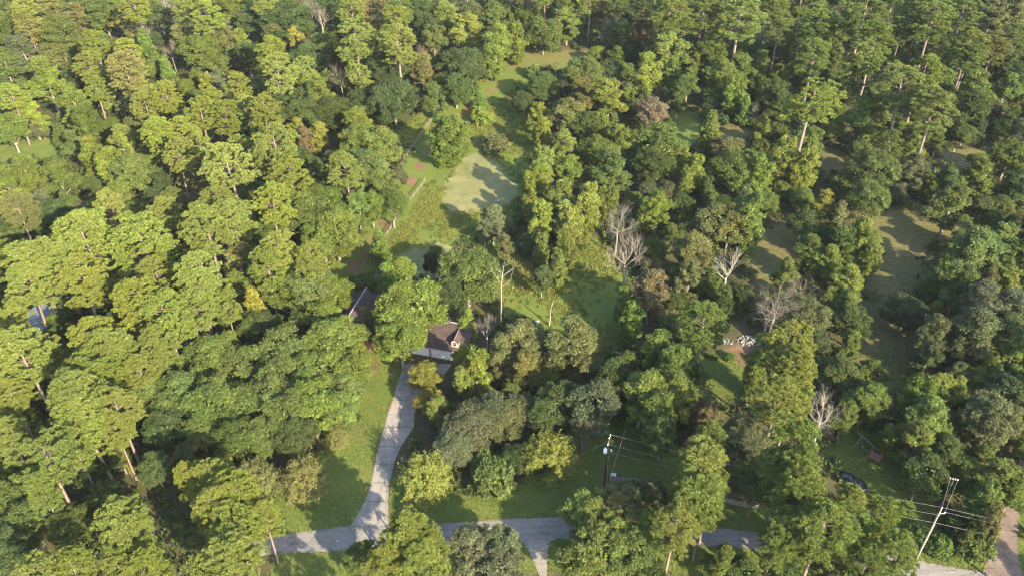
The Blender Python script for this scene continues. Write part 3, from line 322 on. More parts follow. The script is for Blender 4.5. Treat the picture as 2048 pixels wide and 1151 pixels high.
    'L': """-36.3 226.5 6.54 13.1 d 0;-31.4 207.7 6.73 13.6 d 0;-14.3 231.1 7.29 12.1 d 0;-15.5 217.9 4.87 10.1 d 0;-40.2 209.4 4.73 9.9 d 0;
-47.5 204.6 4.94 10.1 d 0;9.7 254.6 5.79 12.4 g 0;20.7 225.7 5.61 11.9 g 0;28.1 228.5 4.1 9.7 d 0;8.4 220 4.91 9.7 d 0;3.1 213 3 7.8 d 0;
84.7 173.2 5.68 12.3 g 0;-8.7 131.6 6.47 13.4 g 0;75.3 123.7 3.99 8.5 d 0;80.2 162 4.46 10.3 g 0;-6.9 94.5 4.32 9.6 k 0;-3.2 97.2 3.84 9.3 k 0;
-9.6 90.9 3.36 8.3 k 0;-1.2 96.1 3.82 8.6 k 0;1.3 98.6 2.96 8 k 0;-9.2 98.4 2.04 6.3 g 0;37 91.5 3.9 9.1 k 0;-82.5 167.5 3.17 5.9 d 1;
95 231.7 3.17 5.7 g 1;85.1 230.1 2.54 5.8 d 1;-98 161.3 2.64 5.9 k 1;112.8 148.8 3.12 6.3 g 1;-54.6 305.5 2.86 5.6 g 1;-133.3 190.6 2.46 5.1 yg 1;
-83.4 86.9 2.9 5.6 yg 1;162.1 294.9 2.91 5.9 k 1;-179.4 302.1 2.94 6.4 k 1;98.1 116.2 2.6 5.8 g 1;-109.6 292.4 3.28 6.3 k 1;-56.3 146.8 2.76 5.6 g 1;
33.4 212.2 2.82 5.9 g 1;5.9 109 2.6 5.3 yg 1;67 166.1 2.96 6 yg 1;-99.3 172.2 2.44 5.3 d 1;29.2 139.7 2.44 5.6 k 1;-6.2 291.9 3.27 6.7 g 1;
131.1 211.8 2.72 5.3 k 1;26.2 247.3 2.71 5.9 yg 1;67.8 149.9 3.19 6.2 g 1;83.3 85.6 2.34 5.5 k 1;-75.4 302.2 2.68 5.6 yg 1;101.9 205.3 2.51 5.3 d 1;
63.8 170.5 2.61 5.1 yg 1;1.9 293.3 2.62 5.7 k 1;140.4 302.1 3.2 6.2 d 1;154.3 299.2 2.54 5.7 k 1;-168.1 266.7 2.66 6 g 1;-127.1 177.5 3.1 6 d 1;
-79.5 126.3 2.65 5.2 d 1;41.1 218.2 3.16 5.9 k 1;-85.2 161 3.19 5.8 g 1;3.5 148.9 2.63 5.3 d 1;108 270.1 3.07 6.5 g 1;107.6 163.1 2.56 5.7 k 1;
-61.1 292.6 2.91 6.1 d 1;31.6 170 2.79 5.4 k 1;6.8 303.2 2.63 5.2 yg 1;-136.3 199.7 2.56 5.9 d 1;97.2 281.1 3.24 5.9 g 1;-55.4 268 2.83 6 d 1;
89.1 168.9 2.85 5.5 k 1;87.4 97.3 2.68 5.5 yg 1;-89.3 301.1 2.59 5.7 g 1;32.3 129.9 2.34 5.2 d 1;-123.4 200 2.54 5.2 k 1;-71.9 171.2 3.16 5.8 k 1;
58.4 164.5 3.14 6.1 yg 1;80.2 249.9 3.15 6.5 d 1;68.9 198.4 2.61 5.7 g 1;-97.4 116.3 2.41 5.7 g 1;-21 227.9 2.48 5.7 g 1;-90.2 293.1 2.85 5.9 d 1;
102.9 219.3 3.15 5.9 d 1;-27.4 176.3 2.43 5.2 k 1;-40.4 303.5 2.77 6 k 1;-162 254.9 2.5 5.7 k 1;84.3 91.9 2.31 5.3 yg 1;-66.6 243.7 2.83 6 g 1;
101.3 293.5 2.94 5.8 g 1;-133.9 217.9 2.49 5.7 k 1;-105.6 201.1 2.69 5.7 g 1;27.7 165.9 2.52 5.4 g 1;103 201 2.72 5.3 yg 1;111.8 163.6 2.89 5.7 g 1;
167.2 267.3 2.82 5.6 g 1;41.3 302.3 3.07 5.6 k 1;-157.2 300.8 2.97 6.2 d 1;36.2 246.7 2.8 6 d 1;48 163.9 2.88 5.6 d 1;77.4 100.9 2.42 5.6 d 1;
-106 236.3 3.2 6.7 yg 1;139.8 291.8 2.87 5.7 k 1;-61.9 176.6 2.53 5.8 g 1;116.4 299.3 3 5.7 yg 1;36.7 170.3 2.77 5.6 k 1;88.2 208.6 2.6 5.8 yg 1;
-89.2 207.8 2.92 5.5 k 1;143.9 221.4 2.86 5.5 yg 1;-118 156.4 2.38 5.2 d 1;-44.5 185.6 2.74 5.4 d 1;18.5 176.3 2.56 5 yg 1;-95 163.1 2.37 5.6 g 1;
30.4 145.8 2.8 5.9 g 1;-73.2 164.1 2.86 6 k 1;-35.7 300.4 2.71 5.6 g 1;47.3 304.8 2.98 5.5 yg 1;-43.1 263.7 2.77 6 g 1;-0.9 282.8 3.02 5.8 g 1;
-47.5 304.8 2.71 6 g 1;-152.9 229.6 3.29 6.5 g 1;-92.5 105.2 2.92 5.5 g 1;15.5 225.2 2.8 6.1 k 1;0.7 89.9 2.53 5.2 d 1;-58.3 263.5 3.35 6.3 g 1;
63 190.5 2.44 5.4 g 1;33.8 235.9 2.55 5.7 yg 1;87.7 189.3 2.53 5.7 g 1;20 306.8 2.68 5.2 d 1;34.6 299 2.55 5.7 k 1;107.3 157.4 2.58 5.8 g 1;
97.8 302.3 2.79 5.7 g 1;-53.7 123 2.6 5.3 g 1;111.7 296.1 2.72 6.1 g 1;-94.6 208.4 2.45 5.4 g 1;81.4 295.5 2.86 6.2 k 1;-52.6 247.1 2.81 5.4 g 1;
117.2 196.8 2.92 6.2 g 1;""",
    'V': """-5.7 236.3 4.81 14.3 yg 0;-15.8 185.6 6.19 14.8 yg 0;1.5 247.3 4.32 13.5 yg 0;36.7 219.9 5.16 15.2 y 0;45.5 225 3.72 12.5 yg 0;53.5 234 2.24 9.6 y 0;
60.4 212.7 3.87 12.2 yg 0;23.2 197.4 2.83 10.1 y 0;7.1 174.2 3.62 12.5 y 0;5.7 166.4 3.76 13.1 y 0;40.4 178.3 3.43 10.7 y 0;43.5 173.2 3.1 10.7 y 0;
40.2 169.5 2.55 9.9 y 0;55.8 168.4 4.29 13.7 yg 0;64.1 176.1 4.94 13.9 y 0;68.1 171.6 4.09 13.8 y 0;-8.2 120 2.26 9.1 y 0;6.2 151.9 3.54 12.5 y 0;
11.3 150.7 3.77 12.1 y 0;15.8 153.2 3.8 13 y 0;11.4 142.4 2.96 11.1 y 0;6.3 143.9 2.3 9 y 0;4.5 159.6 2.7 10.1 y 0;11 158.2 4.13 12.5 y 0;
17.4 160.2 3.68 11.2 y 0;9.4 137.2 2.23 10 y 0;21.4 125.5 2.32 9.8 yg 0;22.1 119.4 2.66 11.1 e 0;51 150.4 4.68 14.6 yg 0;27.5 105.4 3.97 13 yg 0;
42.4 106.9 2.68 10.6 yg 0;21.9 163.6 2.99 10.3 yg 0;-116.3 194.8 2.42 7.3 g 1;-84.2 90.4 2.99 8 d 1;-124.6 290.7 3.17 8.6 g 1;120.5 197.3 2.5 7.6 d 1;
138.3 235.1 2.91 8.3 yg 1;-109 146.1 2.64 8.4 g 1;69.9 221.3 2.65 8.5 yg 1;-46.3 176.1 2.83 8.1 d 1;-74.7 93 2.56 8.5 d 1;71.2 295 2.46 7.5 yg 1;
44.7 163.7 2.32 7.3 g 1;39.3 132.2 2.68 8.3 g 1;-98.4 198.1 2.47 7.9 k 1;139.3 207.6 2.46 7.5 g 1;95.3 238.7 3.18 9.7 g 1;149.7 225 2.55 8.5 k 1;
-63.1 282.4 2.71 8.9 d 1;-83.3 225 3.03 8.6 k 1;-150.9 296 2.76 8.5 g 1;-39.9 119.6 2.81 8.6 d 1;120.3 165.9 2.53 8.5 g 1;-23 299.1 2.55 7.6 k 1;
118.1 248.3 2.47 7.4 g 1;-41.3 245.6 2.69 8.5 g 1;164.5 292.6 2.75 7.7 d 1;106.2 226.7 2.68 8 k 1;87 254.6 2.44 7.4 k 1;104.2 284.2 2.76 8.5 yg 1;
-95.3 201.3 2.45 8.2 g 1;52.8 209.4 2.4 7.3 g 1;9.2 281.6 2.53 8.5 g 1;26.6 199.1 2.41 8.4 g 1;97.1 169.5 2.34 7.8 g 1;-58.4 277.2 2.82 8.3 d 1;
131.9 203.2 2.6 8 g 1;52.5 163.3 2.97 8.6 k 1;23.6 293.7 2.89 7.9 yg 1;-68.3 141.2 2.51 7.8 g 1;84.2 106.1 2.27 8.1 yg 1;-97.9 297.1 3.09 8.3 d 1;
-61.7 163.3 2.48 8.6 g 1;-0.2 266.4 2.67 8.7 g 1;-30.8 290.8 3.16 8.9 g 1;45.5 168.7 2.36 7.8 d 1;139.3 202.1 3.2 8.5 d 1;-52.3 88.6 2.35 7.2 d 1;
37 266.8 2.98 9.2 d 1;41 127.4 2.54 8.5 g 1;-89.8 165.4 3.03 8.9 yg 1;70.5 85.6 2.83 8 yg 1;58.7 255.3 2.64 8.1 k 1;-46.4 169.7 2.32 8.3 k 1;
-100.2 161.1 2.85 8.5 g 1;-80.8 290.7 2.78 8.4 g 1;""",
    'C': """-108.5 241.3 3.56 14 e 0;-98.9 229.2 2.76 10.7 e 0;-41.2 217.2 2.98 11.6 e 0;-9 216.8 2.16 8.4 e 0;50 191.8 3.63 12.6 yg 0;62.5 208 2.09 9.1 e 0;
127.6 236.9 2.65 9.5 g 0;-48.2 121.9 3.15 12.8 w 0;-28 145.5 2.27 9.7 e 0;29.5 157.7 2.13 9.2 y 0;""",
    'S': """-8 208.9 3.11 4.7 y 0;-4.1 193.7 3.54 4.8 k 0;6.8 238 2.74 4.3 e 0;55.9 208.7 2.8 4.1 d 0;59.9 187.8 2.61 3.8 e 0;79.2 172.6 3.82 5.4 g 0;
17.7 115.9 1.61 2.6 e 0;-58.3 87.5 1.2 1.8 y 0;-4.4 90.1 2.61 3.7 e 0;-3.1 86.3 3.63 5.3 g 0;20.7 83.2 3.04 4.6 k 0;18.4 85.1 1.55 2.4 g 0;
23.5 83.7 2.34 3.4 d 0;68.6 75.1 3.24 4.4 g 0;63.4 74.7 2.04 3.3 e 0;61.3 76.7 1.9 2.9 e 0;67.7 77.8 2.26 3.2 d 0;40.7 115.8 1.07 1.7 e 0;
44.8 115.5 0.96 1.5 e 0;-30.8 137.6 2.13 3.3 e 0;-33.5 138.3 1.43 2.3 g 0;-16.6 148.5 1.62 2.7 e 0;48.1 114.5 2.13 3.1 g 0;""",
    'M': """-40.7 85.9 3.28 6.9 o 0;-29.2 94.9 2.19 5.1 o 0;-32.6 85.1 4.11 8.1 o 0;-38.7 85.1 3.27 6 o 0;-13.6 85.4 4.8 8.6 y 0;6.1 89.4 4.91 8.6 y 0;""",
    'B': """-66.5 252.1 3.22 9.9 w 0;-46.9 264.4 5.93 14.5 b 0;-44.7 287.5 1.88 7.3 r 0;-48.8 191.7 3.06 8.7 w 0;-55.2 194.6 2.67 8.5 w 0;-52.1 191.3 2.22 8.2 r 0;
30.3 269.5 4.61 12.7 b 0;41.6 258.3 4.13 11.8 b 0;36.5 201.8 4.31 11.3 b 0;26.3 125.8 4.61 13 b 0;68.5 158 3.16 10.2 w 0;-61.5 88.5 1.14 5.6 w 0;
31.2 99.7 2.97 8.8 o 0;31.7 96.6 2.19 8.4 r 0;""",
    'D': """-110.7 269.1 3.17 14.5 n 0;-105.9 262.5 2.78 12 n 0;-59.4 257.7 4.08 16 n 0;-55.9 115.3 2.77 13.2 n 0;-58.4 113.5 1.97 11.3 n 0;
-4.7 117.1 2.41 11.1 n 0;42.4 131.9 3.85 14.3 n 0;""",
    'T': """-113.3 253.7 2.7 13.3 t 0;-100.7 239.7 2.59 11.6 t 0;-65 270.7 3.19 13.6 t 0;-47.2 219 3.02 14 t 0;-26.3 234.6 2.7 12.8 t 0;22.3 148.3 4.14 14.5 s 0;
22.2 133.1 4.89 17.8 t 0;48.3 119.1 4.6 15.6 s 0;55.5 127.1 2.94 12.3 t 0;50.1 94.2 3.34 13.4 n 0;47.8 120.8 2.65 12.2 s 0;""",
}

# ------------------------------------------------------------------ ground
def sd_poly(P, poly):
    """signed distance (inside positive) of points P (n,2) to a polygon"""
    a = np.array(poly, float); b = np.roll(a, -1, 0); d = np.full(len(P), 1e9); ins = np.zeros(len(P), bool)
    for (x0, y0), (x1, y1) in zip(a, b):
        e = np.array([x1 - x0, y1 - y0]); w = P - (x0, y0)
        t = np.clip((w @ e) / max(e @ e, 1e-9), 0, 1); d = np.minimum(d, np.hypot(*(w - t[:, None] * e).T))
        c = (y0 > P[:, 1]) != (y1 > P[:, 1])
        with np.errstate(divide='ignore', invalid='ignore'):
            ins ^= c & (P[:, 0] < (x1 - x0) * (P[:, 1] - y0) / (y1 - y0 if y1 != y0 else 1e-9) + x0)
    return np.where(ins, d, -d)
def sd_line(P, pts):
    d = np.full(len(P), 1e9); a = np.array(pts, float)
    for p, q in zip(a[:-1], a[1:]):
        e = q - p; w = P - p; t = np.clip((w @ e) / (e @ e), 0, 1); d = np.minimum(d, np.hypot(*(w - t[:, None] * e).T))
    return d
ROAD = WD['road_up'] + WD['road_lo'][::-1]
DRV = WD['drv_l'] + WD['drv_r'][::-1]
HOUSE_KEEP = [(-37, 118), (-33, 135), (-24, 133), (-22, 128), (-5, 124), (-7, 113), (-20, 116)]
LAWN = ['lawn_west', 'front', 'yard', 'lawn_mid', 'glade', 'meadow_left', 'road_e']
SHADY = ['right_a', 'right_b', 'right_c', 'glade2', 'glade3', 'paddock_e', 'brush']
def cover(P):
    sm = lambda d, w: np.clip(d / w + .5, 0, 1)
    lawn = np.zeros(len(P)); field = np.zeros(len(P)); dirt = np.zeros(len(P))
    for n in LAWN: lawn = np.maximum(lawn, sm(sd_poly(P, WD['clear'][n]) + 1.5, 4))
    lawn = np.maximum(lawn, sm(5.5 - np.abs(sd_poly(P, ROAD)), 4) * (P[:, 0] > -36))
    field = np.maximum(sm(sd_poly(P, WD['clear']['field']) + 1.5, 4), sm(sd_poly(P, WD['clear']['rough']) + 1, 4))
    for n in SHADY: lawn = np.maximum(lawn, .55 * sm(sd_poly(P, WD['clear'][n]) + 2, 5))
    for n in SHADY: dirt = np.maximum(dirt, .44 * sm(sd_poly(P, WD['clear'][n]) + 3, 6))
    dirt = np.maximum(dirt, .44 * sm(sd_poly(P, [(-5, 240), (2, 262), (26, 262), (30, 246), (10, 244)]), 5))
    tr = sd_line(P, WD['track'])
    dirt = np.maximum(dirt, .8 * sm(.5 - np.abs(tr - .8), .8))
    lawn = np.maximum(lawn, sm(4.2 - tr, 3))
    dirt = np.maximum(dirt, .45 * sm(3.5 - np.hypot((P[:, 0] + 26.3) * 1.4, (P[:, 1] - 97.5) * .7), 5))
    dirt = np.maximum(dirt, .6 * sm(2.5 - np.hypot(P[:, 0] + 26, P[:, 1] - 114), 3))
    dirt = np.maximum(dirt, .7 * sm(4 - np.hypot(P[:, 0] - 44, P[:, 1] - 117), 3))
    dirt = np.maximum(dirt, .9 * sm(3 - np.hypot(P[:, 0] - 73, P[:, 1] - 76), 2))
    return lawn, field, dirt
def ground_mat():
    m, nt, o, L = new_mat('ground')
    at = N(nt, 'Attribute', attribute_name='cover'); sp = N(nt, 'SeparateColor'); L(at.outputs['Color'], sp.inputs[0])
    tc = N(nt, 'TexCoord')
    def nz(scale, detail=8, rough=.65):
        n = N(nt, 'TexNoise', Scale=scale, Detail=float(detail), Roughness=rough); L(tc.outputs['Object'], n.inputs['Vector']); return n
    n1, n2, n3, n4 = nz(.2), nz(1.1, 8, .75), nz(6.0, 5, .75), nz(.45)
    litter = ramp(nt, [(.3, (.032, .048, .020)), (.5, (.066, .064, .032)), (.72, (.125, .094, .056))])
    grass = ramp(nt, [(.28, (.042, .076, .020)), (.46, (.085, .128, .030)), (.56, (.125, .148, .038)), (.68, (.19, .16, .065))])
    field = ramp(nt, [(.3, (.060, .095, .022)), (.5, (.100, .135, .028)), (.72, (.165, .150, .040))])
    soil = ramp(nt, [(.3, (.085, .055, .036)), (.52, (.17, .105, .065)), (.75, (.23, .155, .10))])
    def mixn(a, b, w=.5):
        x = N(nt, 'Math', operation='MULTIPLY_ADD'); L(a.outputs[0], x.inputs[0]); x.inputs[1].default_value = w
        y = N(nt, 'Math', operation='MULTIPLY'); L(b.outputs[0], y.inputs[0]); y.inputs[1].default_value = 1 - w
        L(y.outputs[0], x.inputs[2]); return x
    a = mixn(n4, n3, .55); b = mixn(n1, mixn(n2, n3, .55), .38)
    for r in (litter, soil): L(a.outputs[0], r.inputs[0])
    for r in (grass, field): L(b.outputs[0], r.inputs[0])
    def edge(ch):   # ragged border: the cover value pushed about by noise
        s = N(nt, 'Math', operation='ADD'); L(sp.outputs[ch], s.inputs[0]); L(n2.outputs[0], s.inputs[1])
        q = N(nt, 'MapRange'); q.inputs['From Min'].default_value = .82; q.inputs['From Max'].default_value = 1.18; L(s.outputs[0], q.inputs[0]); return q
    c = litter.outputs[0]
    for ch, r in ((0, grass), (1, field), (2, soil)):
        mx = N(nt, 'MixRGB'); L(edge(ch).outputs[0], mx.inputs[0]); L(c, mx.inputs[1]); L(r.outputs[0], mx.inputs[2]); c = mx.outputs[0]
    p = N(nt, 'BsdfPrincipled', Roughness=.95); p.inputs['Specular IOR Level'].default_value = .1
    L(c, p.inputs['Base Color'])
    bp = N(nt, 'Bump', Strength=1.0, Distance=.12); L(a.outputs[0], bp.inputs['Height']); L(bp.outputs[0], p.inputs['Normal'])
    L(p.outputs[0], o.inputs[0])
    return m
def make_ground():
    xs = np.concatenate([[-900, -400], np.arange(-240, 241, 1.5), [400, 900]]); ys = np.concatenate([[-400, -60], np.arange(20, 345, 1.5), [430, 1000]])
    X, Y = np.meshgrid(xs, ys); P = np.stack([X.ravel(), Y.ravel()], 1); nx, ny = len(xs), len(ys)
    me = bpy.data.meshes.new('ground')
    v = np.concatenate([P, np.zeros((len(P), 1))], 1)
    i = (np.arange(ny - 1)[:, None] * nx + np.arange(nx - 1)).ravel()
    f = np.stack([i, i + 1, i + nx + 1, i + nx], 1)
    me.vertices.add(len(v)); me.vertices.foreach_set('co', v.astype(np.float32).ravel())
    me.loops.add(f.size); me.loops.foreach_set('vertex_index', f.astype(np.int32).ravel())
    me.polygons.add(len(f)); me.polygons.foreach_set('loop_start', np.arange(0, f.size, 4, dtype=np.int32)); me.update(calc_edges=True)
    lw, fl, dr = cover(P)
    a = me.attributes.new('cover', 'FLOAT_COLOR', 'POINT')
    a.data.foreach_set('color', np.stack([lw, fl, dr, np.ones(len(P))], 1).astype(np.float32).ravel())
    me.materials.append(ground_mat())
    return tag(link('ground', me), 'grassy and leaf-strewn ground of the wooded property', kind='structure')
make_ground()

def strip(name, left, right, z, mat, parent=None):
    mb = MB()
    for k in range(len(left) - 1): mb.poly([(*left[k], z), (*right[k], z), (*right[k + 1], z), (*left[k + 1], z)])
    return mb.build(name, mat, parent)
def resample(pts, k):
    out = []
    for (a, b), (c, d) in zip(pts[:-1], pts[1:]):
        for j in range(k): out.append((a + (c - a) * j / k, b + (d - b) * j / k))
    return out + [pts[-1]]
def asphalt(name, c0, c1, c2, along):
    m, nt, o, L = new_mat(name); tc = N(nt, 'TexCoord')
    n1 = N(nt, 'TexNoise', Scale=.35, Detail=8.0, Roughness=.7); n2 = N(nt, 'TexNoise', Scale=14.0, Detail=3.0)
    v = N(nt, 'TexVoronoi', Scale=.28); v.feature = 'DISTANCE_TO_EDGE'
    dn = N(nt, 'TexNoise', Scale=.9, Detail=4.0)
    for n in (n1, n2, dn): L(tc.outputs['Object'], n.inputs['Vector'])
    va = N(nt, 'MixRGB', Fac=.3); L(tc.outputs['Object'], va.inputs[1]); L(dn.outputs['Color'], va.inputs[2]); 
    vm = N(nt, 'VectorMath', operation='MULTIPLY_ADD'); L(dn.outputs['Color'], vm.inputs[0]); vm.inputs[1].default_value = (2.2, 2.2, 0); L(tc.outputs['Object'], vm.inputs[2]); L(vm.outputs[0], v.inputs['Vector'])
    r = ramp(nt, [(.3, c0), (.5, c1), (.72, c2)]); ad = N(nt, 'MixRGB', Fac=.35); L(n1.outputs[0], ad.inputs[1]); L(n2.outputs[0], ad.inputs[2]); L(ad.outputs[0], r.inputs[0])
    cr = N(nt, 'MapRange'); cr.inputs['From Max'].default_value = .012; cr.inputs['To Min'].default_value = .45; L(v.outputs['Distance'], cr.inputs[0])
    mu = N(nt, 'MixRGB', blend_type='MULTIPLY', Fac=1.0); L(r.outputs[0], mu.inputs[1]); L(cr.outputs[0], mu.inputs[2])
    mp = N(nt, 'Mapping'); mp.inputs['Scale'].default_value = along; L(tc.outputs['Object'], mp.inputs[0]); n5 = N(nt, 'TexNoise', Scale=1.0, Detail=5.0, Roughness=.6); L(mp.outputs[0], n5.inputs['Vector'])
    wr = N(nt, 'MapRange'); wr.inputs['From Min'].default_value = .35; wr.inputs['From Max'].default_value = .65; wr.inputs['To Min'].default_value = .82; wr.inputs['To Max'].default_value = 1.08; L(n5.outputs[0], wr.inputs[0])
    m3 = N(nt, 'MixRGB', blend_type='MULTIPLY', Fac=1.0); L(mu.outputs[0], m3.inputs[1]); L(wr.outputs[0], m3.inputs[2]); mu = m3
    p = N(nt, 'BsdfPrincipled', Roughness=.9); p.inputs['Specular IOR Level'].default_value = .2; L(mu.outputs[0], p.inputs['Base Color'])
    b = N(nt, 'Bump', Strength=.4, Distance=.02); L(n2.outputs[0], b.inputs['Height']); L(b.outputs[0], p.inputs['Normal']); L(p.outputs[0], o.inputs[0])
    return m
ASPH = asphalt('asphalt', (.135, .13, .12), (.195, .188, .172), (.25, .238, .215), (.12, 1.4, 1))
CONC = asphalt('concrete', (.16, .15, .132), (.245, .23, .205), (.33, .31, .272), (1.3, .14, 1))
rng = random.Random(3)
def jit(pts, a): return [(x + rng.uniform(-a, a), y + rng.uniform(-a, a)) for x, y in pts]
tag(strip('road', jit(resample(WD['road_up'], 10), .10), jit(resample(WD['road_lo'], 10), .12), .012, ASPH), 'narrow grey asphalt lane running past the driveways', kind='structure')
SLAB = empty('driveway'); tag(SLAB, 'pale concrete driveway of jointed slabs leading up to the garage', kind='structure')
def slabs(L_, R__, root, z, split, h=.03):
    g = .06
    for k in range(len(L_) - 1):
        a, b, c, d = [Vector(p) for p in (L_[k], R__[k], R__[k + 1], L_[k + 1])]
        cols = 2 if k in split else 1
        for j in range(cols):
            t0, t1 = j / cols, (j + 1) / cols
            q = [a.lerp(b, t0), a.lerp(b, t1), d.lerp(c, t1), d.lerp(c, t0)]; m = sum(q, Vector((0, 0))) / 4
            q = [p + (m - p).normalized() * g for p in q]; dz = rng.uniform(0, .015)
            mb = MB(); mb.poly([(*p, z + h + dz) for p in q])
            for i in range(4):
                p, s = q[i], q[(i + 1) % 4]; mb.poly([(*p, z - .02), (*s, z - .02), (*s, z + h + dz), (*p, z + h + dz)])
            mb.build('slab', CONC, root)
strip('base', WD['drv_l'], WD['drv_r'], .016, plain('joint_dirt', (.05, .04, .03), (.03, .025, .02), 4), SLAB)
slabs(WD['drv_l'], WD['drv_r'], SLAB, .012, {5, 6, 7, 8, 9, 10})
S2 = empty('driveway'); tag(S2, 'pale concrete driveway opposite, leaving the lane between dark trees', kind='structure')
slabs(WD['drv2_l'], WD['drv2_r'], S2, .014, set())
S3 = empty('driveway'); tag(S3, 'worn concrete driveway with reddish dirt beside the round hedge', kind='structure')
CONC_OLD = CONC; CONC = asphalt('shaded_dirty_concrete', (.10, .075, .06), (.17, .135, .11), (.25, .21, .18), (1.0, .3, 1)); slabs(WD['drv3_l'], WD['drv3_r'], S3, .014, set()); CONC = CONC_OLD  # shade on this drive worked into a darker, browner concrete, with its reddish dirt

def pond_mat():
    m, nt, o, L = new_mat('pond_water'); tc = N(nt, 'TexCoord')
    n = N(nt, 'TexNoise', Scale=.16, Detail=9.0, Roughness=.72); n2 = N(nt, 'TexNoise', Scale=2.5, Detail=4.0)
    for q in (n, n2): L(tc.outputs['Object'], q.inputs['Vector'])
    r = ramp(nt, [(.3, (.085, .105, .042)), (.48, (.150, .158, .066)), (.66, (.23, .215, .10))]); ad = N(nt, 'MixRGB', Fac=.25); L(n.outputs[0], ad.inputs[1]); L(n2.outputs[0], ad.inputs[2]); L(ad.outputs[0], r.inputs[0])
    p = N(nt, 'BsdfPrincipled', Roughness=.75); p.inputs['Specular IOR Level'].default_value = .12; L(r.outputs[0], p.inputs['Base Color'])
    b = N(nt, 'Bump', Strength=.08, Distance=.05); L(n2.outputs[0], b.inputs['Height']); L(b.outputs[0], p.inputs['Normal']); L(p.outputs[0], o.inputs[0])
    return m
PW = pond_mat()
def smooth_loop(pts, k=3):
    p = [Vector(q) for q in pts]
    for _ in range(k): p = [q for a, b in zip(p, p[1:] + p[:1]) for q in (a * .75 + b * .25, a * .25 + b * .75)]
    return [(q.x + .9 * math.sin(q.y * .55 + q.x * .3) + .5 * math.sin(q.y * 1.5) + rng.uniform(-.15, .15), q.y + .8 * math.sin(q.x * .7) + .4 * math.sin(q.x * 1.9 + q.y) + rng.uniform(-.15, .15)) for q in p]
for nm, lb in (('pond1', 'large still pond covered with pale green film in the field'), ('pond2', 'small green pond behind the house, partly under a tree')):
    pts = smooth_loop(WD[nm]); mb = MB(); mb.poly([(x, y, .02) for x, y in pts]); tag(mb.build('pond', PW), lb, kind='structure')

# ------------------------------------------------------------------ trees: prototypes
def nrm(a): return a / np.maximum(np.linalg.norm(a, axis=1, keepdims=True), 1e-9)
def rdir(g, n): return nrm(g.normal(size=(n, 3)))
class Cloud:
    def __init__(s, seed): s.g = np.random.default_rng(seed); s.co = []; s.t = []; s.h = []
    def leaves(s, pos, nor, size, tone, hue, narrow=1.0):
        g = s.g; n = len(pos); nor = nrm(nor); a = nrm(np.cross(nor, rdir(g, n))); b = np.cross(nor, a)
        sz = size * (g.uniform(.5, 1.0, n) ** 1.5 * 1.75)[:, None]
        tri = np.stack([pos + a * sz * 1.25, pos - a * sz * .7 + b * sz * .75 * narrow, pos - a * sz * .7 - b * sz * .75 * narrow], 1)
        s.co.append(tri); s.t.append(np.clip(tone + g.normal(0, .19, n), 0, 1)); s.h.append(np.clip(hue + g.normal(0, .15, n), 0, 1))
    def clump(s, c, r, n, size, squash=.8, up=.3, low=-.35, tone=None, hue=None):
        g = s.g; d = rdir(g, n); d[:, 2] = np.where(d[:, 2] < low, -d[:, 2] * .6, d[:, 2])
        wob = 1 + .28 * np.sin(d[:, 0] * 4 + g.uniform(0, 6)) * np.sin(d[:, 1] * 4 + g.uniform(0, 6)) + .22 * np.sin(d[:, 2] * 5 + g.uniform(0, 6))
        pos = np.array(c) + d * (g.uniform(.5, 1.12, n) * wob)[:, None] * np.array([r, r, r * squash])
        tone = g.uniform(.25, .75) if tone is None else tone; hue = g.uniform(.25, .75) if hue is None else hue
        h = n // 2
        s.leaves(pos[:h], d[:h] * .75 + g.normal(0, .42, (h, 3)) + np.array([0, 0, up]), size, tone, hue)
        p2, d2, m = pos[h:], d[h:], n - h
        out = nrm(d2 + g.normal(0, .4, (m, 3)) + np.array([0, 0, .3])); side = nrm(np.cross(out, rdir(g, m))); sz = size * (g.uniform(.5, 1.0, m) ** 1.5 * 1.85)[:, None]
        s.co.append(np.stack([p2 + out * sz * 1.35, p2 - out * sz * .5 + side * sz * .6, p2 - out * sz * .5 - side * sz * .6], 1))
        s.t.append(np.clip(tone + .08 + g.normal(0, .19, m), 0, 1)); s.h.append(np.clip(hue + g.normal(0, .15, m), 0, 1))
    def tuft(s, c, r, n, size, squash=.6):
        """pine puff: bristles pointing out and up"""
        g = s.g; d = rdir(g, n); d[:, 2] = np.abs(d[:, 2]) * .9 - .15; d = nrm(d)
        pos = np.array(c) + d * g.uniform(.35, .95, n)[:, None] * np.array([r, r, r * squash])
        out = nrm(d + g.normal(0, .35, (n, 3)) + np.array([0, 0, .25])); side = nrm(np.cross(out, rdir(g, n)))
        sz = size * g.uniform(.7, 1.4, n)[:, None]
        tri = np.stack([pos + out * sz * 1.1, pos - out * sz * .5 + side * sz * .62, pos - out * sz * .5 - side * sz * .62], 1)
        s.co.append(tri); s.t.append(np.clip(g.uniform(.3, .7) + g.normal(0, .2, n), 0, 1)); s.h.append(np.clip(g.uniform(.3, .7) + g.normal(0, .12, n), 0, 1))
    def mesh(s, name, mat): return tri_mesh(name, np.concatenate(s.co), mat, np.concatenate(s.t), np.concatenate(s.h))

def limb(mb, p0, p1, r0, r1, rnd, n=5, seg=3, wob=.08):
    p0, p1 = Vector(p0), Vector(p1); L_ = (p1 - p0).length; pts = []
    for k in range(seg + 1):
        t = k / seg; q = p0.lerp(p1, t)
        if 0 < k < seg: q += Vector((rnd.uniform(-1, 1), rnd.uniform(-1, 1), rnd.uniform(-.3, .6))) * L_ * wob
        pts.append(q)
    mb.tube(pts, [r0 + (r1 - r0) * k / seg for k in range(seg + 1)], n, cap=False)
    return pts

